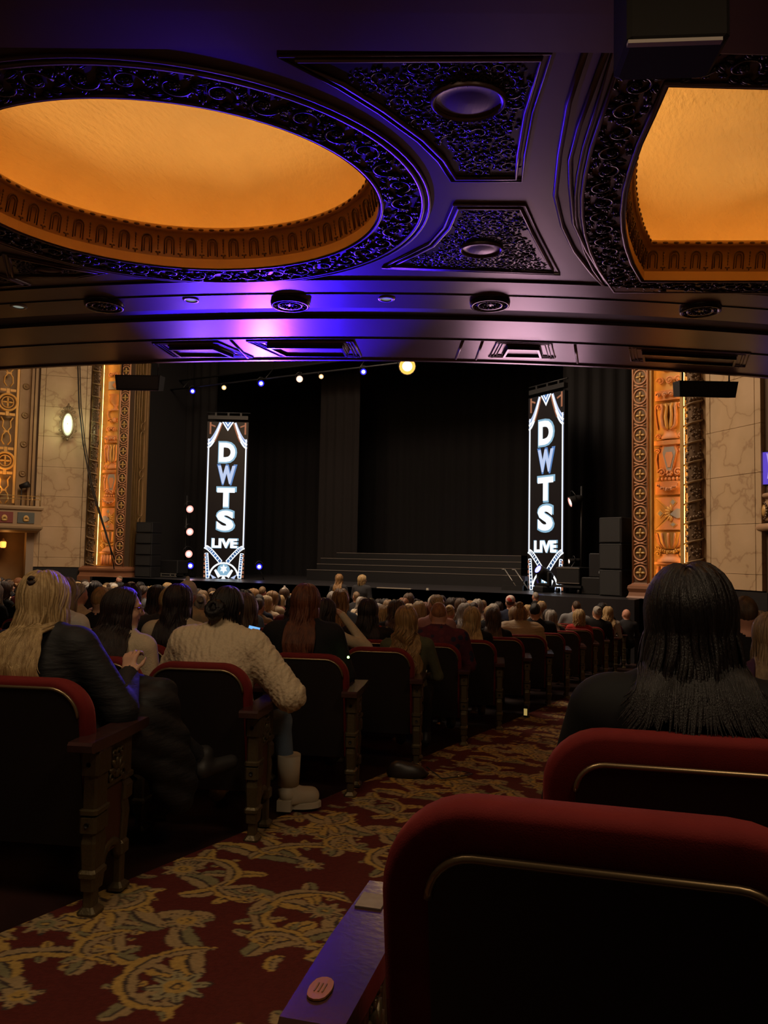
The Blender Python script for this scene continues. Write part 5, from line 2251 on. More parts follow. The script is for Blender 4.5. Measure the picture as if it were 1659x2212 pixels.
def locks(po, n=120, m1=9, m2=12, length=.30, wave=.012, wl=.12, vol=.05, r=.011, seed=1, part=.0, az0=62, curl_end=0.0, sides=5, bulk=0.0, spread=.10, crown=False, gather=None):
    R = np.random.RandomState(seed)
    u = (np.arange(n) + R.rand(n)) / n
    psi = np.radians(az0 + (360 - 2 * az0) * u)
    right = psi < PI
    k = np.abs(psi - PI) / (PI - np.radians(az0))      # 1 at the temples, 0 at the nape
    al = np.radians(-38 + 74 * k ** 1.1 + R.uniform(-8, 8, n))     # start angle along the parting, forward of vertical
    if crown:
        al = np.radians(-28 + R.uniform(-6, 6, n) + 0 * k)
    S = np.stack([np.full(n, part) + R.uniform(-.05, .05, n), np.sin(al), np.cos(al)], -1)
    S /= np.linalg.norm(S, axis=1, keepdims=True)
    S[:, 0] += np.where(right, .05, -.05) * np.clip(k * 2, 0, 1) - (u - .5) * .5 * np.clip(1 - k * 1.6, 0, 1)
    E = sph(psi, np.radians(-20 + R.uniform(-12, 6, n)))
    t = np.linspace(0, 1, m1)[None, :, None]
    d = S[:, None] * (1 - t) + E[:, None] * t
    # sweep sideways first so that hair leaves the parting across the head
    side = np.where(right, 1, -1)[:, None] * np.sin(PI * t[..., 0]) * .35 * np.clip(k * 1.6 - .25, 0, 1)[:, None]
    d[..., 0] += side
    d /= np.linalg.norm(d, axis=2, keepdims=True)
    lift = 1.05 + vol * R.rand(n)[:, None, None] * (.35 + .65 * t) + vol * .8 * np.sin(PI * np.clip(t, 0, .75))
    P1 = d * HR * lift
    Hm = (po.B @ po.H)
    hc = po.head(HC)
    P1 = P1 @ Hm.T + hc
    out = [P1]
    if length > 0:
        L = length * (.72 + .42 * R.rand(n))[:, None]
        s = (np.arange(1, m2 + 1) / m2)[None] * L
        p0 = P1[:, -1]
        rad = p0 - hc
        rad[:, 2] = 0
        rad /= np.maximum(np.linalg.norm(rad, axis=1, keepdims=True), 1e-6)
        tan = np.stack([-rad[:, 1], rad[:, 0], 0 * rad[:, 0]], -1)
        ph = R.rand(n)[:, None] * .9 + (2.2 * np.sin(u * 9) + 1.3 * np.sin(u * 23 + 1))[:, None]
        w = wave * np.clip(s / .08, 0, 1)
        P2 = p0[:, None] + rad[:, None] * ((spread * s + w * np.sin(2 * PI * s / wl + ph)))[..., None] + tan[:, None] * (w * 1.1 * np.cos(2 * PI * s / wl + ph))[..., None]
        P2[..., 2] -= s
        if curl_end:
            cz = np.clip((s / L - .7) / .3, 0, 1)
            P2 += rad[:, None] * (curl_end * cz ** 2)[..., None]
        if gather is not None:
            gz = np.clip(s / .10, 0, 1)[..., None] ** .7
            gp = np.array(gather)[None, None]
            P2[..., :2] = P2[..., :2] * (1 - gz * .85) + gp[..., :2] * gz * .85
        out.append(torso_push(P2, bulk))
    P = np.concatenate(out, 1)
    m = P.shape[1]
    T = np.gradient(P, axis=1)
    T /= np.maximum(np.linalg.norm(T, axis=2, keepdims=True), 1e-9)
    N = P - hc
    N[..., 2] *= .3
    N -= T * (N * T).sum(2, keepdims=True)
    N /= np.maximum(np.linalg.norm(N, axis=2, keepdims=True), 1e-9)
    Bn = np.cross(T, N)
    tt = np.linspace(0, 1, m)
    rr = r * (.75 + .5 * R.rand(n))[:, None] * (np.interp(tt, [0, .08, .5, .85, 1], [.5, 1, 1.05, .7, .12]))[None]
    a = 2 * PI * np.arange(sides) / sides
    V = P[:, :, None] + Bn[:, :, None] * (np.cos(a) * 1.25)[None, None, :, None] * rr[..., None, None] + N[:, :, None] * (np.sin(a) * .62)[None, None, :, None] * rr[..., None, None]
    base = (np.arange(n)[:, None, None] * m + np.arange(m - 1)[None, :, None]) * sides
    j = np.arange(sides)[None, None]
    jn = (j + 1) % sides
    F = np.stack([base + j, base + jn, base + sides + jn, base + sides + j], -1).reshape(-1, 4)
    return V.reshape(-1, 3), F


def cap(po, thick=.06, front=40, side=8, ear=-2, back=-38, seed=0, rough=.012, nx=40, ny=10, groove=0.0, temple=22):
    R = np.random.RandomState(seed)
    az = np.linspace(-PI, PI, nx, endpoint=False)
    A = np.degrees(np.abs(az))
    hl = np.radians(np.interp(A, [0, 40, 62, 85, 105, 130, 180], [front, front - 4, temple, side, ear, back * .75, back]))
    hl = hl + R.uniform(-.02, .02, nx)
    V = []
    for k in range(ny):
        t = k / (ny - 1)
        el = hl + (PI / 2 - hl) * t ** .9
        th = .99 if k == 0 else 1 + thick * min(1, .45 + t * 2.2)
        nz = R.uniform(-rough, rough, nx) + (groove * np.sin(az * 17) if k else 0)
        V.append(sph(az, el) * HR * (th + (nz if k else 0))[:, None] if k else sph(az, el) * HR * .985)
    V = np.concatenate(V) @ (po.B @ po.H).T + po.head(HC)
    F = []
    for k in range(ny - 1):
        for i in range(nx):
            F.append((k * nx + i, k * nx + (i + 1) % nx, (k + 1) * nx + (i + 1) % nx, (k + 1) * nx + i))
    return V, np.array(F)


def join(*vf):
    V, F, n = [], [], 0
    for v, f in vf:
        V.append(v)
        F.append(np.asarray(f) + n)
        n += len(v)
    return np.concatenate(V), np.concatenate(F)


def mb_vf(b):
    """quads of an MB (triangles doubled)"""
    f = [q if len(q) == 4 else (q[0], q[1], q[2], q[2]) for q in b.f if len(q) in (3, 4)]
    return np.array(b.v), np.array([q for q in f if len(set(q)) == 4])


def bun(po, c, r, seed=0, turns=3):
    """coiled knot of hair"""
    b = MB()
    hc = po.head(c)
    Hm = po.B @ po.H
    for q in range(3):
        pts = []
        for k in range(26):
            a = k / 25 * turns * 2 * PI + q * 2.1
            z = -r * .7 + 1.4 * r * k / 25
            rr = r * math.sqrt(max(.05, 1 - (z / r) ** 2 * .8))
            pts.append(tuple(hc + Hm @ np.array([rr * .8 * math.cos(a), z * .6 - .2 * r, rr * .8 * math.sin(a)])))
        b.tube(pts, r * .36, 5)
    b.sphere(tuple(hc), r * .82, 10)
    return mb_vf(b)


HAIR = {}


def hair_mat(name, col, col2):
    """dyed strands: colour and relief drawn out along the length of the hair"""
    m = mat('hair_' + name, col, .38, 0, bump=(60, .35, (9, 9, .9)), spec=.4)
    nt = m.node_tree
    tc = nt.nodes.new('ShaderNodeTexCoord')
    mp = nt.nodes.new('ShaderNodeMapping')
    mp.inputs['Scale'].default_value = (55, 55, 5)
    nz = nt.nodes.new('ShaderNodeTexNoise')
    nz.inputs['Scale'].default_value = 1.0
    nz.inputs['Detail'].default_value = 3
    rp = nt.nodes.new('ShaderNodeValToRGB')
    rp.color_ramp.elements[0].position = .36
    rp.color_ramp.elements[1].position = .64
    rp.color_ramp.elements[0].color = (*col2, 1)
    rp.color_ramp.elements[1].color = (*col, 1)
    nt.links.new(tc.outputs['Object'], mp.inputs['Vector'])
    nt.links.new(mp.outputs['Vector'], nz.inputs['Vector'])
    nt.links.new(nz.outputs['Fac'], rp.inputs['Fac'])
    nt.links.new(rp.outputs['Color'], nt.nodes['Principled BSDF'].inputs['Base Color'])
    HAIR[name] = m
    return m


for _n, _a, _b in (('blonde', (.52, .36, .17), (.30, .19, .08)), ('honey', (.36, .20, .075), (.19, .10, .04)), ('auburn', (.15, .045, .018), (.075, .022, .010)),
                   ('brown', (.085, .045, .024), (.045, .024, .013)), ('dark', (.026, .014, .011), (.012, .007, .006)), ('black', (.011, .008, .008), (.006, .004, .004)),
                   ('grey', (.42, .38, .33), (.24, .21, .18)), ('white', (.68, .64, .58), (.48, .44, .38)), ('sandy', (.26, .17, .09), (.15, .09, .045)), ('ginger', (.30, .12, .045), (.18, .065, .025))):
    hair_mat(_n, _a, _b)
SKIN = [mat('skin_light', (.58, .33, .22), .5, spec=.3), mat('skin_tan', (.46, .24, .15), .5, spec=.3), mat('skin_rosy', (.60, .29, .20), .5, spec=.3), mat('skin_deep', (.20, .10, .06), .5, spec=.3)]
M_eye = mat('eye_lip', (.16, .05, .045), .35)
M_shoe = mat('shoe_black', (.02, .018, .018), .5)
CLOTH = {}
for _n, _c in (('black', (.012, .011, .012)), ('charcoal', (.035, .034, .038)), ('navy', (.02, .025, .05)), ('cream', (.58, .46, .31)), ('white', (.62, .58, .53)), ('grey', (.22, .22, .23)), ('beige', (.42, .32, .20)),
               ('maroon', (.13, .02, .022)), ('red', (.42, .035, .03)), ('olive', (.09, .085, .045)), ('denim', (.13, .18, .26)), ('tan', (.30, .19, .10)), ('pink', (.45, .24, .22)), ('teal', (.04, .12, .12)), ('plum', (.055, .02, .05))):
    CLOTH[_n] = mat('cloth_' + _n, _c, .85, noise=(18, tuple(x * .8 for x in _c), .5), bump=(120, .25), sheen=.1, spec=.2)


# ------------------------------------------------------------------ knitted, quilted and printed cloths
def knit_mat():
    m = mat('cable_knit', (.60, .47, .31), .9, sheen=.15, spec=.15)
    nt = m.node_tree
    tc = nt.nodes.new('ShaderNodeTexCoord')
    w1 = nt.nodes.new('ShaderNodeTexWave')
    w1.wave_type = 'BANDS'
    w1.bands_direction = 'X'
    w1.inputs['Scale'].default_value = 9
    w1.inputs['Distortion'].default_value = 1.2
    w1.inputs['Detail Scale'].default_value = 9
    w2 = nt.nodes.new('ShaderNodeTexVoronoi')
    w2.inputs['Scale'].default_value = 70
    ad = nt.nodes.new('ShaderNodeMath')
    ad.operation = 'ADD'
    ml = nt.nodes.new('ShaderNodeMath')
    ml.operation = 'MULTIPLY'
    ml.inputs[1].default_value = .5
    nt.links.new(tc.outputs['Object'], w1.inputs['Vector'])
    nt.links.new(tc.outputs['Object'], w2.inputs['Vector'])
    nt.links.new(w2.outputs['Distance'], ml.inputs[0])
    nt.links.new(w1.outputs['Fac'], ad.inputs[0])
    nt.links.new(ml.outputs[0], ad.inputs[1])
    bp = nt.nodes.new('ShaderNodeBump')
    bp.inputs['Strength'].default_value = .35
    bp.inputs['Distance'].default_value = .012
    nt.links.new(ad.outputs[0], bp.inputs['Height'])
    nt.links.new(bp.outputs['Normal'], nt.nodes['Principled BSDF'].inputs['Normal'])
    return m


def spots_mat(name, base, cols, scale, thr, rough=.8, metal=0.0):
    """printed or beaded cloth: small coloured spots strewn over a ground"""
    m = mat(name, base, rough, spec=.2)
    nt = m.node_tree
    tc = nt.nodes.new('ShaderNodeTexCoord')
    v = nt.nodes.new('ShaderNodeTexVoronoi')
    v.inputs['Scale'].default_value = scale
    nt.links.new(tc.outputs['Object'], v.inputs['Vector'])
    lt = nt.nodes.new('ShaderNodeMath')
    lt.operation = 'LESS_THAN'
    lt.inputs[1].default_value = thr
    nt.links.new(v.outputs['Distance'], lt.inputs[0])
    sp = nt.nodes.new('ShaderNodeSeparateColor')
    nt.links.new(v.outputs['Color'], sp.inputs[0])
    rp = nt.nodes.new('ShaderNodeValToRGB')
    rp.color_ramp.interpolation = 'CONSTANT'
    for i, c in enumerate(cols):
        e = rp.color_ramp.elements[i] if i < 2 else rp.color_ramp.elements.new(i / len(cols))
        e.position = i / len(cols)
        e.color = (*c, 1)
    nt.links.new(sp.outputs[0], rp.inputs['Fac'])
    mx = nt.nodes.new('ShaderNodeMix')
    mx.data_type = 'RGBA'
    nt.links.new(lt.outputs[0], mx.inputs[0])
    mx.inputs[6].default_value = (*base, 1)
    nt.links.new(rp.outputs['Color'], mx.inputs[7])
    nt.links.new(mx.outputs[2], nt.nodes['Principled BSDF'].inputs['Base Color'])
    if metal:
        nt.links.new(lt.outputs[0], nt.nodes['Principled BSDF'].inputs['Metallic'])
    return m


M_knit = knit_mat()
M_floral = spots_mat('floral_print', (.012, .008, .008), [(.30, .06, .03), (.012, .008, .008), (.16, .13, .06), (.26, .04, .03), (.012, .008, .008)], 28, .38)
M_plaid = spots_mat('plaid_shirt', (.075, .016, .028), [(.02, .02, .045), (.10, .02, .03)], 16, .42)
M_glitter = spots_mat('beaded_black', (.010, .010, .011), [(.010, .010, .011), (.010, .010, .011), (.010, .010, .011), (.8, .7, .5)], 46, .055, .75)
M_puffer = mat('black_puffer', (.0075, .007, .0085), .72, bump=(7, .5, (1, 1, 4)))
M_puffer_b = mat('beige_puffer', (.44, .31, .17), .6, bump=(7, 1.0, (1, 1, 5)))
M_boot = mat('cream_boot', (.50, .44, .34), .6)


def place(head_xy, floor_z, rz, sc, po, ):
    """origin that brings the head of pose po over head_xy"""
    h = po.head((0, 0, 1.20))
    c, s = math.cos(rz), math.sin(rz)
    return (head_xy[0] - sc * (c * h[0] - s * h[1]), head_xy[1] - sc * (s * h[0] + c * h[1]), floor_z)


def person(me_, mats, loc, rz, sc, label, group=None, cat='person'):
    o = obj('person', me_, None, None, label, cat, group, loc=loc, rz=rz)
    if len(me_.materials) == 0:
        for m in mats:
            me_.materials.append(m)
    else:
        for i, m in enumerate(mats):
            o.material_slots[i].link = 'OBJECT'
            o.material_slots[i].material = m
    o.scale = (sc, sc, sc)
    return o


def child(name, vf, m, parent):
    me_ = np_mesh(name, vf[0], np.asarray(vf[1])) if not isinstance(vf, bpy.types.Mesh) else vf
    return obj(name, me_, m, parent)


def near(X, Y, H, label, po, hair, hcol, mats, rz=None, res=.011, disp=None, **kw):
    """an individually posed, seated person with head top at height H above the floor"""
    rz = phi(X) if rz is None else rz
    sc = H / float(po.head((0, 0, 1.262))[2])
    pr = body_prims(po, **kw)
    me_ = body_mesh('person', pr, res, disp)
    o = person(me_, mats, place((X, Y), fz(Y), rz, sc, po), rz, sc, label)
    if hair is not None:
        child('hair', hair, HAIR[hcol], o)
    return o


def ridges(ax=2, f=52, a=.006):
    return lambda P: -a * np.abs(np.sin(P[:, ax] * f + 2 * P[:, 0])).astype(np.float32)


# 1 -- blonde woman in the black puffer, nearest aisle seat
po = Pose(lean=4, side=-5, yaw=6, pitch=6)
hv = join(cap(po, .09, 36, 5, -10, -40), locks(po, 560, 10, 18, .32, .010, .19, .17, .0052, 3, spread=.17, curl_end=.03, bulk=.045), locks(po, 160, 9, 3, .05, .004, .1, .20, .0048, 9, az0=70),
          bun(po, (.0, -.100, 1.215), .020, turns=2))
w1 = near(-2.77, 2.15, 1.235, 'woman with long wavy blonde half-up hair in a black puffer coat', po, hv, 'blonde',
          [SKIN[0], M_puffer, CLOTH['black'], M_shoe, M_eye], res=.0085, disp=None, bulk=.028,
          armR=((.30, .06, .70), (.24, .24, .80), (-.2, -.3, 1), (-.1, .35, .75), .75), armL=((-.27, .06, .69), (-.08, .30, .70)),
          legs={1: ((.26, .42, .60), (.46, .62, .36), (.56, .72, .335))})
b = MB()
_t = po.head((0, -.112, 1.215))
b.tube([tuple(_t + (po.B @ po.H) @ np.array([.012 * math.cos(a), -.002 + .004 * math.cos(2 * a), .012 * math.sin(a)])) for a in np.linspace(0, 2 * PI, 14, endpoint=False)], .008, 6, closed=True)
b.build('hair_tie', mat('tie_brown', (.03, .015, .012), .7), w1)
ph = thing('phone', 'phone with small blue-lit screen in the blonde woman\'s hand', 'phone', (-2.545, 2.235, .690), math.radians(35))
M_scr = emis('phone_screen_glow', (.16, .45, .95), 1.1)
mb = MB()
mb.box((0, 0, 0), (.075, .010, .15), bev=.004)
mb.build('phone_body', M_black, ph)
mb = MB()
mb.box((0, -.0055, 0), (.068, .001, .14))
mb.build('phone_screen', M_scr, ph)
ph.rotation_euler = (math.radians(-30), math.radians(25), math.radians(20))
# bundled coat on her lap and over the arm
pr = [elli((0, 0, .60), (.17, .20, .14), 0, .06), elli((.10, .14, .56), (.12, .16, .17), 0, .06), elli((.17, .26, .44), (.09, .12, .17), 0, .06), cone((-.1, .1, .70), (.12, .22, .68), .09, .10, 0, .05), elli((.20, .33, .30), (.07, .09, .13), 0, .05)]
V, F = surfnet(pr, .013, lambda P: (-.016 * np.abs(np.sin(P[:, 2] * 30 + P[:, 1] * 14)) - .008 * np.sin(P[:, 0] * 40)).astype(np.float32))
obj('puffer_coat', np_mesh('puffer_coat', V, F), M_puffer, None, 'black quilted puffer coat bundled over the lap beside the armrest', 'coat', loc=(-2.64, 2.34, fz(2.4)), rz=math.radians(10))

# 2 -- woman with glasses in profile
po = Pose(lean=6, side=3, yaw=-64, pitch=-4)
hv = join(cap(po, .10, 38, 6, -12, -40), locks(po, 420, 10, 14, .30, .010, .2, .14, .0052, 5, spread=.20, part=.15))
w2 = near(-3.23, 3.0, 1.185, 'woman with long dark hair and glasses turned in profile, cream ribbed sweater', po, hv, 'dark',
          [SKIN[0], CLOTH['cream'], CLOTH['black'], M_shoe, M_eye], res=.0085, disp=ridges(0, 150, .002), bulk=.012)
b = MB()
hm = po.head
for s_ in (-1, 1):
    b.tube([tuple(hm((s_ * .034 + .024 * math.cos(a), .112, 1.148 + .019 * math.sin(a)))) for a in np.linspace(0, 2 * PI, 14, endpoint=False)], .0028, 5, closed=True)
    b.tube([tuple(hm((s_ * .058, .108, 1.155))), tuple(hm((s_ * .076, .06, 1.155))), tuple(hm((s_ * .082, -.005, 1.150)))], .0026, 5)
b.tube([tuple(hm((-.010, .115, 1.152))), tuple(hm((.010, .115, 1.152)))], .0026, 5)
b.build('glasses', mat('tortoise_frame', (.10, .035, .012), .25), w2)

# 3 -- person in the cable-knit sweater
po = Pose(lean=5, side=2, yaw=-12, pitch=16)
hv = join(cap(po, .12, 34, -8, -22, -44, 2, .008, groove=.010), locks(po, 260, 11, 2, .03, .002, .1, .09, .0055, 6, crown=True), bun(po, (.0, -.098, 1.105), .052), )


def cable(P):
    x, z = P[:, 0], P[:, 2]
    u = (np.abs(x) * 11) % 1
    rope = np.cos(2 * PI * (u - .5)) * .0018 + .0034 * np.sin(z * 70 + 6 * np.sin(2 * PI * u)) * (u < .45)
    moss = .0026 * np.sin(x * 180) * np.sin(z * 180) * (u > .5)
    m = (P[:, 2] > .58) & (P[:, 2] < 1.09)
    return np.where(m, -(rope + moss), 0).astype(np.float32)


w3 = near(-2.66, 3.2, 1.215, 'person in a cream cable-knit roll-neck sweater, elbow hooked over the armrest', po, hv, 'black',
          [SKIN[1], M_knit, CLOTH['denim'], M_boot, M_eye], res=.0075, disp=cable, bulk=.038, broad=1.08, collar=.055,
          armR=((.40, .02, .70), (.34, .28, .70)), armL=((-.30, .10, .70), (.02, .30, .84), (0, -1, .3), (.5, .3, .8), .5),
          legs={1: ((.25, .42, .48), (.31, .40, .12), (.43, .47, .05))})
b = MB()
b.loft([[(x * .040, y, z) for x, y in ((-1, -.05), (1, -.05), (1, .03), (-1, .03))] for z in (-.02, .04)], M=Matrix.Translation((.305, .375, .02)))
b.tube([(.31, .40, .13), (.312, .395, .30)], [.062, .068], 12)
b.build('boot_shaft', M_boot, w3)
V, F = surfnet([cone((.31, .40, .10), (.33, .41, .06), .060, .056, 0, .03), cone((.33, .41, .065), (.425, .465, .055), .056, .052, 0, .03)], .009)
V[:, 2] = np.maximum(V[:, 2], .028)
obj('boot_foot', np_mesh('boot_foot', V, F), M_boot, w3)
b = MB()
b.prism([(.33 + .085 * math.cos(a) * 1.35 * .866 + .05 - .05 * math.sin(a), .42 + .05 * math.sin(a) + .085 * math.cos(a) * .5 + .02) for a in np.linspace(0, 2 * PI, 14, endpoint=False)], .0, .03)
b.build('boot_sole', M_boot, w3)
ph = thing('phone', 'phone with bright blue screen held by the person in the knit sweater', 'phone', (-2.735, 3.50, .735))
mb = MB()
mb.box((0, 0, 0), (.070, .010, .12), bev=.004)
mb.build('phone_body', M_black, ph)
mb = MB()
mb.box((0, -.0055, 0), (.064, .001, .112))
mb.build('phone_screen', M_scr, ph)
ph.rotation_euler = (math.radians(-20), math.radians(12), math.radians(28))

# 4 -- dark-haired woman in pale top, second row further in
po = Pose(yaw=-8, pitch=2)
near(-3.66, 3.88, 1.225, 'woman with straight very dark hair over a pale beige top', po,
     join(cap(po, .10, 38, 4, -12, -40), locks(po, 340, 10, 13, .31, .008, .2, .13, .0059, 8, spread=.12)), 'dark', [SKIN[0], CLOTH['cream'], CLOTH['black'], M_shoe, M_eye], res=.012, bulk=.012)
# 5 -- long dark hair beside
po = Pose(yaw=20, pitch=4)
near(-3.24, 4.06, 1.185, 'woman with long loose dark hair seated beside the auburn-haired person', po,
     join(cap(po, .10, 38, 4, -12, -40), locks(po, 320, 10, 14, .38, .014, .2, .13, .0059, 10, spread=.14)), 'brown', [SKIN[0], CLOTH['beige'], CLOTH['black'], M_shoe, M_eye], res=.012)
# 6 -- auburn hair, black sweater
po = Pose(lean=2, yaw=-4, pitch=2)
near(-2.84, 4.18, 1.265, 'person with long straight auburn hair and broad black sweater', po,
     join(cap(po, .10, 36, 4, -12, -40), locks(po, 380, 10, 13, .24, .006, .2, .12, .0059, 12, spread=.07), locks(po, 120, 9, 14, .46, .012, .2, .10, .0059, 14, az0=140, spread=.12)), 'auburn',
     [SKIN[0], CLOTH['black'], CLOTH['black'], M_shoe, M_eye], res=.011, bulk=.022, broad=1.12)
# 7 -- woman with raised arm
po = Pose(lean=4, yaw=-30, pitch=8)
near(-3.26, 5.06, 1.175, 'dark-haired woman raising a cream-sleeved arm to her brow', po,
     join(cap(po, .09, 38, 4, -12, -40), locks(po, 240, 9, 10, .26, .01, .2, .12, .0066, 15, spread=.10)), 'dark', [SKIN[1], CLOTH['cream'], CLOTH['black'], M_shoe, M_eye], res=.012,
     armR=((.36, .16, .86), (.15, .14, 1.12), (0, -.3, 1), (-.6, 0, .3), .4))
# 8 -- floral top
po = Pose(yaw=4, pitch=0)
near(-3.42, 6.03, 1.185, 'woman with dark shoulder-length hair in a dark floral print top', po,
     join(cap(po, .11, 38, 4, -12, -40), locks(po, 300, 9, 9, .19, .006, .2, .16, .0073, 16, spread=.22)), 'dark', [SKIN[0], M_floral, CLOTH['black'], M_shoe, M_eye], res=.013, bulk=.01, broad=1.15)
# 9 -- honey waves in the aisle seat
po = Pose(lean=-3, side=-3, yaw=10, pitch=0)
w9 = near(-2.66, 5.28, 1.145, 'woman with long wavy honey-brown hair hanging over her seat back', po,
          join(cap(po, .10, 38, 4, -12, -40), locks(po, 340, 10, 16, .44, .024, .16, .15, .0059, 18, spread=.13)), 'honey', [SKIN[0], CLOTH['olive'], CLOTH['black'], M_shoe, M_eye], res=.012)
# 10 -- buzz-cut man in plaid
po = Pose(lean=2, yaw=6, pitch=0)
near(-2.83, 6.26, 1.19, 'man with short cropped ginger hair in a dark red plaid shirt', po, cap(po, .035, 42, 14, 6, -26, 3, .004, temple=30), 'ginger', [SKIN[2], M_plaid, CLOTH['black'], M_shoe, M_eye], res=.013, bulk=.02, broad=1.25, collar=.03)
# 11 -- long blonde
po = Pose(yaw=-4)
near(-2.91, 7.25, 1.155, 'woman with long straight blonde hair spread over a black top', po,
     join(cap(po, .10, 38, 4, -12, -40), locks(po, 260, 9, 12, .36, .010, .2, .13, .0073, 20, spread=.12)), 'blonde', [SKIN[0], CLOTH['black'], CLOTH['black'], M_shoe, M_eye], res=.016)
# 12 -- dark straight
po = Pose(yaw=8)
near(-3.05, 8.24, 1.15, 'person with straight dark brown hair between the blonde and the beige coat', po,
     join(cap(po, .10, 38, 4, -12, -40), locks(po, 220, 9, 10, .30, .006, .2, .13, .0079, 21, spread=.08)), 'brown', [SKIN[0], CLOTH['black'], CLOTH['black'], M_shoe, M_eye], res=.016)
# 13 -- bun and beige puffer
po = Pose(yaw=-6, pitch=4)
w13 = near(-3.08, 9.27, 1.19, 'person with sandy hair in a top bun wearing a bulky beige puffer coat', po,
           join(cap(po, .07, 38, 4, -8, -38, groove=.008), bun(po, (0, -.05, 1.265), .045), locks(po, 60, 8, 2, .03, .002, .1, .08, .010, 22)), 'honey', [SKIN[0], M_puffer_b, CLOTH['black'], M_shoe, M_eye],
           res=.016, bulk=.05, broad=1.15, disp=lambda P: (-.012 * np.abs(np.sin(P[:, 2] * 34)) * ((P[:, 2] < 1.02) & (P[:, 2] > .5))).astype(np.float32))
# 14 -- man in black
po = Pose(yaw=-10)
near(-3.20, 10.27, 1.22, 'man with short black hair and broad black shirt behind a grey-haired person', po, cap(po, .08, 36, 10, 0, -30, 4, .01), 'black', [SKIN[1], CLOTH['black'], CLOTH['black'], M_shoe, M_eye], res=.016, bulk=.02, broad=1.25)

# right-hand block -----------------------------------------------------------------
po = Pose(lean=2, yaw=-7, pitch=2)
hv = join(cap(po, .18, 37, 2, -8, -40), locks(po, 760, 12, 13, .17, .006, .25, .24, .0058, 31, spread=.26, part=-.1, az0=74, bulk=.03, curl_end=.02))
r1 = near(-.245, 2.07, 1.305, 'large dark-haired woman seen from behind in a black beaded top', po, hv, 'black',
          [SKIN[0], M_glitter, CLOTH['black'], M_shoe, M_eye], rz=math.radians(14), res=.0085, bulk=.030, broad=1.16, drop=.025)
_co = np.array([v.co for v in r1.data.vertices])
_pick = [i for i in np.random.RandomState(4).permutation(len(_co)) if .66 < _co[i, 2] < .93 and _co[i, 1] < -.06][:46]
mb = MB()
for i in _pick:
    mb.sphere(tuple(_co[i] + np.array([0, -.001, 0])), .0022, 5)
_sq = mb.build('sequins', mat('sequin_gold', (.85, .72, .5), .15, 1.0), r1)
_sq['kind'] = 'stuff'
po = Pose(yaw=-5, lean=0)
near(-.335, 5.74, 1.33, 'man with short brown hair and bare neck beyond the dark-haired woman', po, cap(po, .06, 38, 12, 2, -28, 7, .008), 'brown', [SKIN[2], CLOTH['black'], CLOTH['black'], M_shoe, M_eye], rz=math.radians(18), res=.013, broad=1.15)
po = Pose(yaw=5)
near(-.13, 4.38, 1.215, 'woman with long straight sandy hair to the side of the dark-haired woman', po,
     join(cap(po, .10, 38, 4, -12, -40), locks(po, 340, 10, 14, .40, .006, .25, .14, .0059, 37, spread=.10)), 'sandy', [SKIN[0], CLOTH['plum'], CLOTH['black'], M_shoe, M_eye], rz=math.radians(18), res=.012,
     armL=((-.30, .02, .74), (-.22, -.02, .80)))
po = Pose()
near(-.30, 7.03, 1.24, 'grey-haired person partly hidden past the man with the bare neck', po, cap(po, .10, 38, 4, -8, -38, 9, .015), 'grey', [SKIN[0], CLOTH['charcoal'], CLOTH['black'], M_shoe, M_eye], rz=math.radians(18), res=.018)

# ------------------------------------------------------------------ shared bodies and heads of hair for the rest of the audience
PO = [Pose(), Pose(lean=5, pitch=10), Pose(yaw=38), Pose(yaw=-42), Pose(lean=-2, side=4, yaw=10)]
BODY = []
for k, (q, kw) in enumerate(((0, {}), (1, dict(bulk=.02)), (2, {}), (3, dict(bulk=.012, broad=1.1)), (4, dict(broad=1.22, bulk=.012)))):
    me_ = body_mesh('person', body_prims(PO[q], hands=False, **kw), .019)
    for m in (SKIN[0], CLOTH['black'], CLOTH['black'], M_shoe, M_eye):
        me_.materials.append(m)
    BODY.append(me_)
HSTYLE = ['long straight', 'long wavy', 'bobbed', 'cropped', 'bunned', 'curly', 'tied-back', 'shoulder-length']
HM = {}
for q in range(5):
    p_ = PO[q]
    st_ = [join(cap(p_, .10, 38, 4, -12, -40, nx=24, ny=7), locks(p_, 56, 6, 7, .30, .005, .2, .13, .017, 50 + q, sides=4, spread=.10)),
           join(cap(p_, .10, 38, 4, -12, -40, nx=24, ny=7), locks(p_, 56, 6, 9, .30, .020, .15, .16, .016, 60 + q, sides=4, spread=.14)),
           join(cap(p_, .13, 36, 0, -14, -42, nx=24, ny=7), locks(p_, 60, 7, 4, .08, .004, .2, .18, .018, 70 + q, sides=4, curl_end=-.02)),
           cap(p_, .07, 38, 10, 0, -30, 5 + q, .012, nx=28, ny=8),
           join(cap(p_, .07, 38, 4, -8, -38, groove=.01, nx=34, ny=8), bun(p_, (0, -.10, 1.21), .042)),
           join(cap(p_, .14, 36, 2, -10, -40, 8 + q, .05, nx=30, ny=9), locks(p_, 60, 6, 4, .10, .022, .06, .22, .017, 80 + q, sides=4)),
           join(cap(p_, .07, 38, 4, -8, -38, groove=.012, nx=34, ny=8), locks(p_, 34, 6, 8, .26, .008, .2, .05, .014, 90 + q, sides=4, az0=150, gather=(0, -.13, 0))),
           join(cap(p_, .11, 38, 4, -12, -40, nx=24, ny=7), locks(p_, 60, 6, 6, .17, .010, .2, .17, .018, 100 + q, sides=4, spread=.16))]
    for s_, vf in enumerate(st_):
        me_ = np_mesh('hair', vf[0], vf[1])
        me_.materials.append(HAIR['brown'])
        HM[(q, s_)] = me_
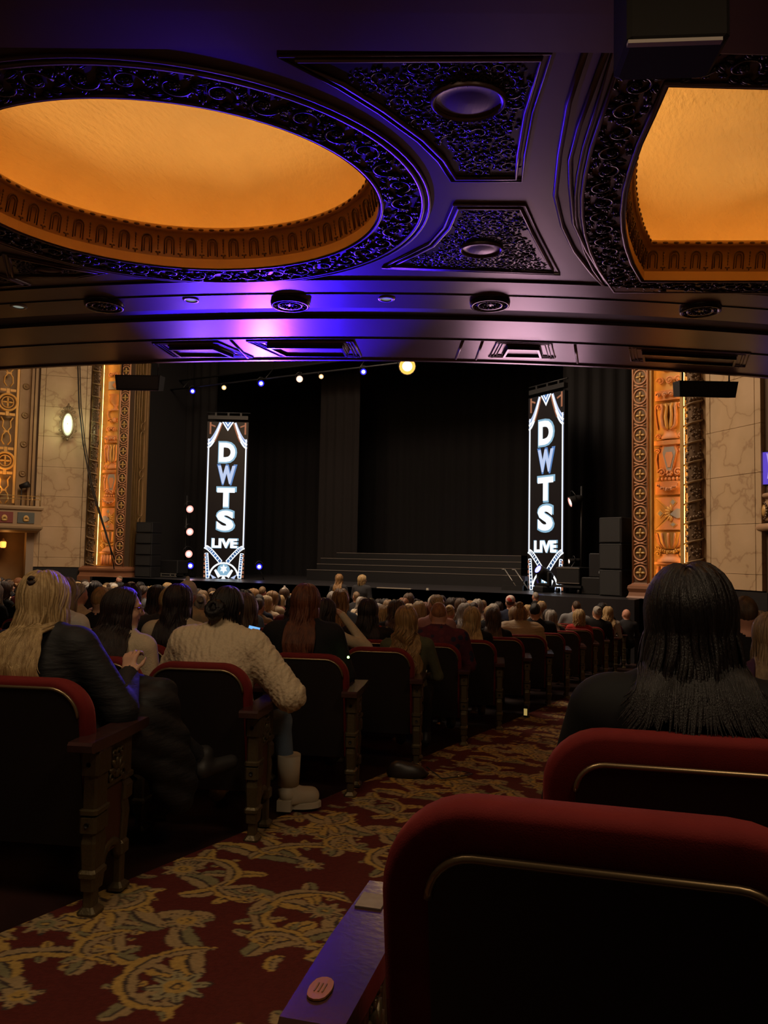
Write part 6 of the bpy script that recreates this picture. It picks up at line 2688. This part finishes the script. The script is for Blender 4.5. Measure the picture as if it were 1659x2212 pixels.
# hats
def hat_mesh(kind):
    b = MB()
    p_ = PO[0]
    if kind == 'beanie':
        b.lathe([(1.12, -.10), (1.16, -.02), (1.15, .06), (1.10, .10), (1.12, .14), (1.08, .55), (.85, .92), (.45, 1.15), (0, 1.24)], 20)
        b.sphere((0, 0, 1.3), .28, 10)
    else:
        b.lathe([(1.06, .15), (1.10, .25), (1.08, .6), (.85, .95), (.4, 1.16), (0, 1.2)], 20)
        b.loft([[(x, y, z) for x, y in ((-.7, .8), (.7, .8), (.55, 1.6), (.2, 1.85), (-.2, 1.85), (-.55, 1.6))] for z in (.20, .26)])
    me_ = b.mesh(kind)
    for v in me_.vertices:
        v.co = Vector(HC) + Vector((v.co.x * HR[0], v.co.y * HR[1], v.co.z * HR[2]))
    return me_


HAT = {k: hat_mesh(k) for k in ('beanie', 'cap')}


def crowd(X, Y, H, rz, q, style, hcol, top, label, group, skin=0, hat=None, hatm=None):
    p_ = PO[q]
    sc = H / float(p_.head((0, 0, 1.262))[2])
    o = obj('person', BODY[q], None, None, label, 'person', group, loc=place((X, Y), fz(Y), rz, sc, p_), rz=rz)
    for i, m in enumerate((SKIN[skin], CLOTH[top])):
        o.material_slots[i].link = 'OBJECT'
        o.material_slots[i].material = m
    o.scale = (sc, sc, sc)
    if style is not None:
        h = obj('hair', HM[(q, style)], None, o)
        h.material_slots[0].link = 'OBJECT'
        h.material_slots[0].material = HAIR[hcol]
    if hat:
        obj(hat, HAT[hat].copy(), hatm, o)
    return o


G1 = 'seated audience of the left block'
FIX = [(-3.27, 11.28, 1.12, 0, 1, 'grey', 'charcoal', 'person with long grey waves in the tenth row aisle seat'),
       (-3.58, 12.20, 1.11, 1, 2, 'dark', 'tan', 'person with dark bobbed hair and tan top, next to short blonde curls'),
       (-3.13, 12.36, 1.13, 0, 5, 'blonde', 'red', 'person with short blonde curls and red top in an aisle seat'),
       (-3.08, 13.40, 1.19, 4, 4, 'grey', 'black', 'person with a grey updo and broad black top in an aisle seat'),
       (-3.12, 14.42, 1.17, 0, 1, 'blonde', 'white', 'blonde person in white with wavy hair in an aisle seat near the stage'),
       (-3.66, 14.27, 1.25, 4, 3, 'brown', 'grey', 'brown-haired man in a grey-blue shirt beside the blonde in white'),
       (-3.42, 15.30, 1.22, 3, 0, 'black', 'black', 'person with long black hair next to the bald man'),
       (-2.98, 15.40, 1.12, 2, None, 'grey', 'charcoal', 'bald man in dark grey in the aisle seat nearest the stage')]
for X, Y, H, q, st_, hc_, top, lab in FIX:
    crowd(X, Y, H, phi(X), q, st_, hc_, top, lab, None, skin=2 if 'man' in lab.split() else 0)
_x = -4.55
crowd(_x, 13.15, 1.30, phi(_x), 0, 3, 'brown', 'navy', 'man wearing a white cap with a red crown', None, hat='cap', hatm=mat('cap_white_red', (.62, .55, .5), .8, noise=(9, (.5, .06, .05), .1)))
_taken = {(0, 0), (0, 1), (1, 0), (1, 1), (2, 0), (2, 1), (2, 2), (3, 0), (3, 1), (4, 0), (4, 1), (5, 0), (6, 0), (7, 0), (8, 0), (9, 0), (10, 0), (10, 1), (11, 0), (12, 0), (12, 1), (13, 0), (11, 2), (13, 1)}
rc = random.Random(21)
hcols = ['blonde'] * 5 + ['brown'] * 7 + ['dark'] * 6 + ['grey'] * 3 + ['white'] * 1 + ['ginger'] * 1 + ['sandy'] * 4 + ['honey'] * 3 + ['auburn'] * 1 + ['black'] * 3
tops = ['black'] * 7 + ['charcoal'] * 4 + ['navy'] * 3 + ['cream'] * 3 + ['white'] * 3 + ['grey'] * 3 + ['beige'] * 2 + ['maroon'] * 2 + ['red', 'olive', 'olive', 'denim', 'tan', 'pink', 'teal', 'plum']
made = 0
for i in range(1, 14):
    j = 0
    while True:
        X, Y = seat_pos(i, j + .28)
        if X / Y < -1.52 or X < -20.5 or j > 44:
            break
        if (i, j) not in _taken and rc.random() > .06 and not (abs(X + 11) < .55):
            st_ = rc.choice((0, 0, 1, 1, 2, 3, 3, 4, 5, 6, 7, 7))
            hc_, top = rc.choice(hcols), rc.choice(tops)
            q = rc.choice((0, 0, 0, 1, 2, 3, 4))
            hat = None
            if rc.random() < .03:
                hat = 'beanie'
            H = rc.gauss(1.175, .045) + (.03 if st_ == 3 else 0)
            f = .26 + rc.uniform(-.05, .08)
            p = phi(X)
            where = 'near the stage' if i > 10 else ('%s row' % ROWW[i])
            lab = 'seated person with %s %s hair in %s, %s' % (HSTYLE[st_], hc_, top, where)
            if hat:
                lab = 'seated person with pompom beanie over %s hair in %s, %s' % (hc_, top, where)
            crowd(X - f * math.sin(p) + rc.uniform(-.06, .06), Y + f * math.cos(p), min(1.28, max(1.08, H)), p + rc.uniform(-.15, .15), q, st_, hc_, top, lab, G1, skin=rc.choice((0, 0, 1, 2, 2, 3)), hat=hat, hatm=CLOTH['white'] if hat else None)
            made += 1
        j += 1
print('crowd', made)


# ---- people standing by the stage
def standing_mesh(po, bulk=0.0, broad=1.0):
    pr = body_prims(po, bulk=bulk, broad=broad, hands=False, armL=((-.24, -.02, .70), (-.20, .10, .48)), armR=((.24, -.02, .70), (.20, .10, .48)),
                    legs={-1: ((-.09, .03, .10), (-.09, .0, -.28), (-.10, .13, -.33)), 1: ((.10, .03, .10), (.10, .0, -.28), (.11, .13, -.33))})
    me_ = body_mesh('person', pr, .018)
    for v in me_.vertices:
        v.co.z += .385
    return me_


SM = standing_mesh(PO[0])
SM2 = standing_mesh(PO[3], .015, 1.15)
for X, Y, top_z, m_, q, st_, hc_, top, lab, rz in ((-10.02, 16.20, .735, SM, 0, 0, 'honey', 'charcoal', 'person with long honey hair standing in dark clothes before the stage', 0.2),
                                                  (-9.42, 16.30, .725, SM2, 3, 2, 'blonde', 'charcoal', 'blonde person in a charcoal coat standing before the stage', 0.0),
                                                  (-4.93, 15.85, .50, SM2, 3, 3, 'grey', 'black', 'man with glasses in black standing sideways below the right banner', 1.5),
                                                  (-15.95, 14.7, .55, SM, 0, 3, 'sandy', 'black', 'man in black standing by the foot of the left pilaster facing the audience', 2.9)):
    sc = (top_z - fz(Y)) / 1.645
    o = obj('person', m_, None, None, lab, 'person', None, loc=(X, Y, fz(Y)), rz=rz)
    if len(m_.materials) == 0:
        for k in range(5):
            m_.materials.append(M_shoe)
    for i, m in enumerate((SKIN[2] if 'man' in lab.split() else SKIN[0], CLOTH[top], CLOTH['black'], M_shoe, M_eye)):
        o.material_slots[i].link = 'OBJECT'
        o.material_slots[i].material = m
    o.scale = (sc, sc, sc)
    h = obj('hair', HM[(q, st_)], None, o, loc=(0, 0, .385))
    h.material_slots[0].link = 'OBJECT'
    h.material_slots[0].material = HAIR[hc_]

# ------------------------------------------------------------------ small things in the aisle
pur = thing('handbag', 'small dark handbag with strap lying on the floor by an aisle seat', 'bag', (-2.36, 4.72, fz(4.72)), .5)
pr = [elli((0, 0, .05), (.13, .05, .06), 0, .03), elli((.02, .02, .03), (.14, .07, .03), 0, .03), elli((-.05, 0, .09), (.05, .03, .03), 0, .03)]
V, F = surfnet(pr, .012)
obj('bag_body', np_mesh('bag_body', V, F), mat('bag_leather', (.02, .015, .013), .4), pur)
mb = MB()
mb.tube([(.14, .0, .08), (.24, -.06, .02), (.36, .02, .012), (.46, .10, .012), (.40, .16, .012)], .009, 6, flat=.4)
mb.build('bag_strap', mat('bag_leather', (0, 0, 0)), pur)
mb = MB()
mb.lathe([(.012, 0), (.016, .004), (.012, .008)], 10, Matrix.Translation((.36, .02, .016)))
mb.build('buckle', M_brass, pur)
cup = thing('aisle_light', 'small amber-lit aisle lamp at the foot of a seat end', 'aisle light', (-2.60, 8.05, fz(8.05) + .01), 0)
mb = MB()
mb.box((0, 0, .07), (.05, .04, .14), bev=.008)
mb.build('lamp_case', M_steel, cup)
mb = MB()
mb.box((0, -.021, .06), (.036, .004, .07))
mb.build('lamp_glass', emis('aisle_lamp_glow', (.8, .55, .16), .45), cup)  # brightness put in as emission; the cup is no lamp
for (x, y, z, lab, s) in ((-2.500, 4.17, .565, 'tiny green indicator glowing at the corner of a seat back', 6), (-2.665, 6.38, .425, 'tiny pale green indicator on the plaid man\'s seat', 3)):
    mb = MB()
    mb.sphere((0, 0, 0), .008, 8)
    mb.build('indicator_light', emis('green_indicator_%d' % s, (.35, 1.0, .15), s * 2), None, label=lab, cat='light', loc=(x, y, z))


# ------------------------------------------------------------------ move each root to the base of its parts
bpy.context.view_layer.update()
for o in list(scene.objects):
    if o.type == 'EMPTY' and o.parent is None and o.location.length < 1e-6 and o.children:
        lo = Vector((1e9,) * 3)
        hi = -lo
        for ch in o.children_recursive:
            if ch.type == 'MESH':
                for c in ch.bound_box:
                    p = ch.matrix_world @ Vector(c)
                    lo = Vector(map(min, lo, p))
                    hi = Vector(map(max, hi, p))
        off = Vector(((lo.x + hi.x) / 2, (lo.y + hi.y) / 2, lo.z))
        o.location = off
        for ch in o.children:
            ch.matrix_basis = Matrix.Translation(-off) @ ch.matrix_basis
bpy.context.view_layer.update()
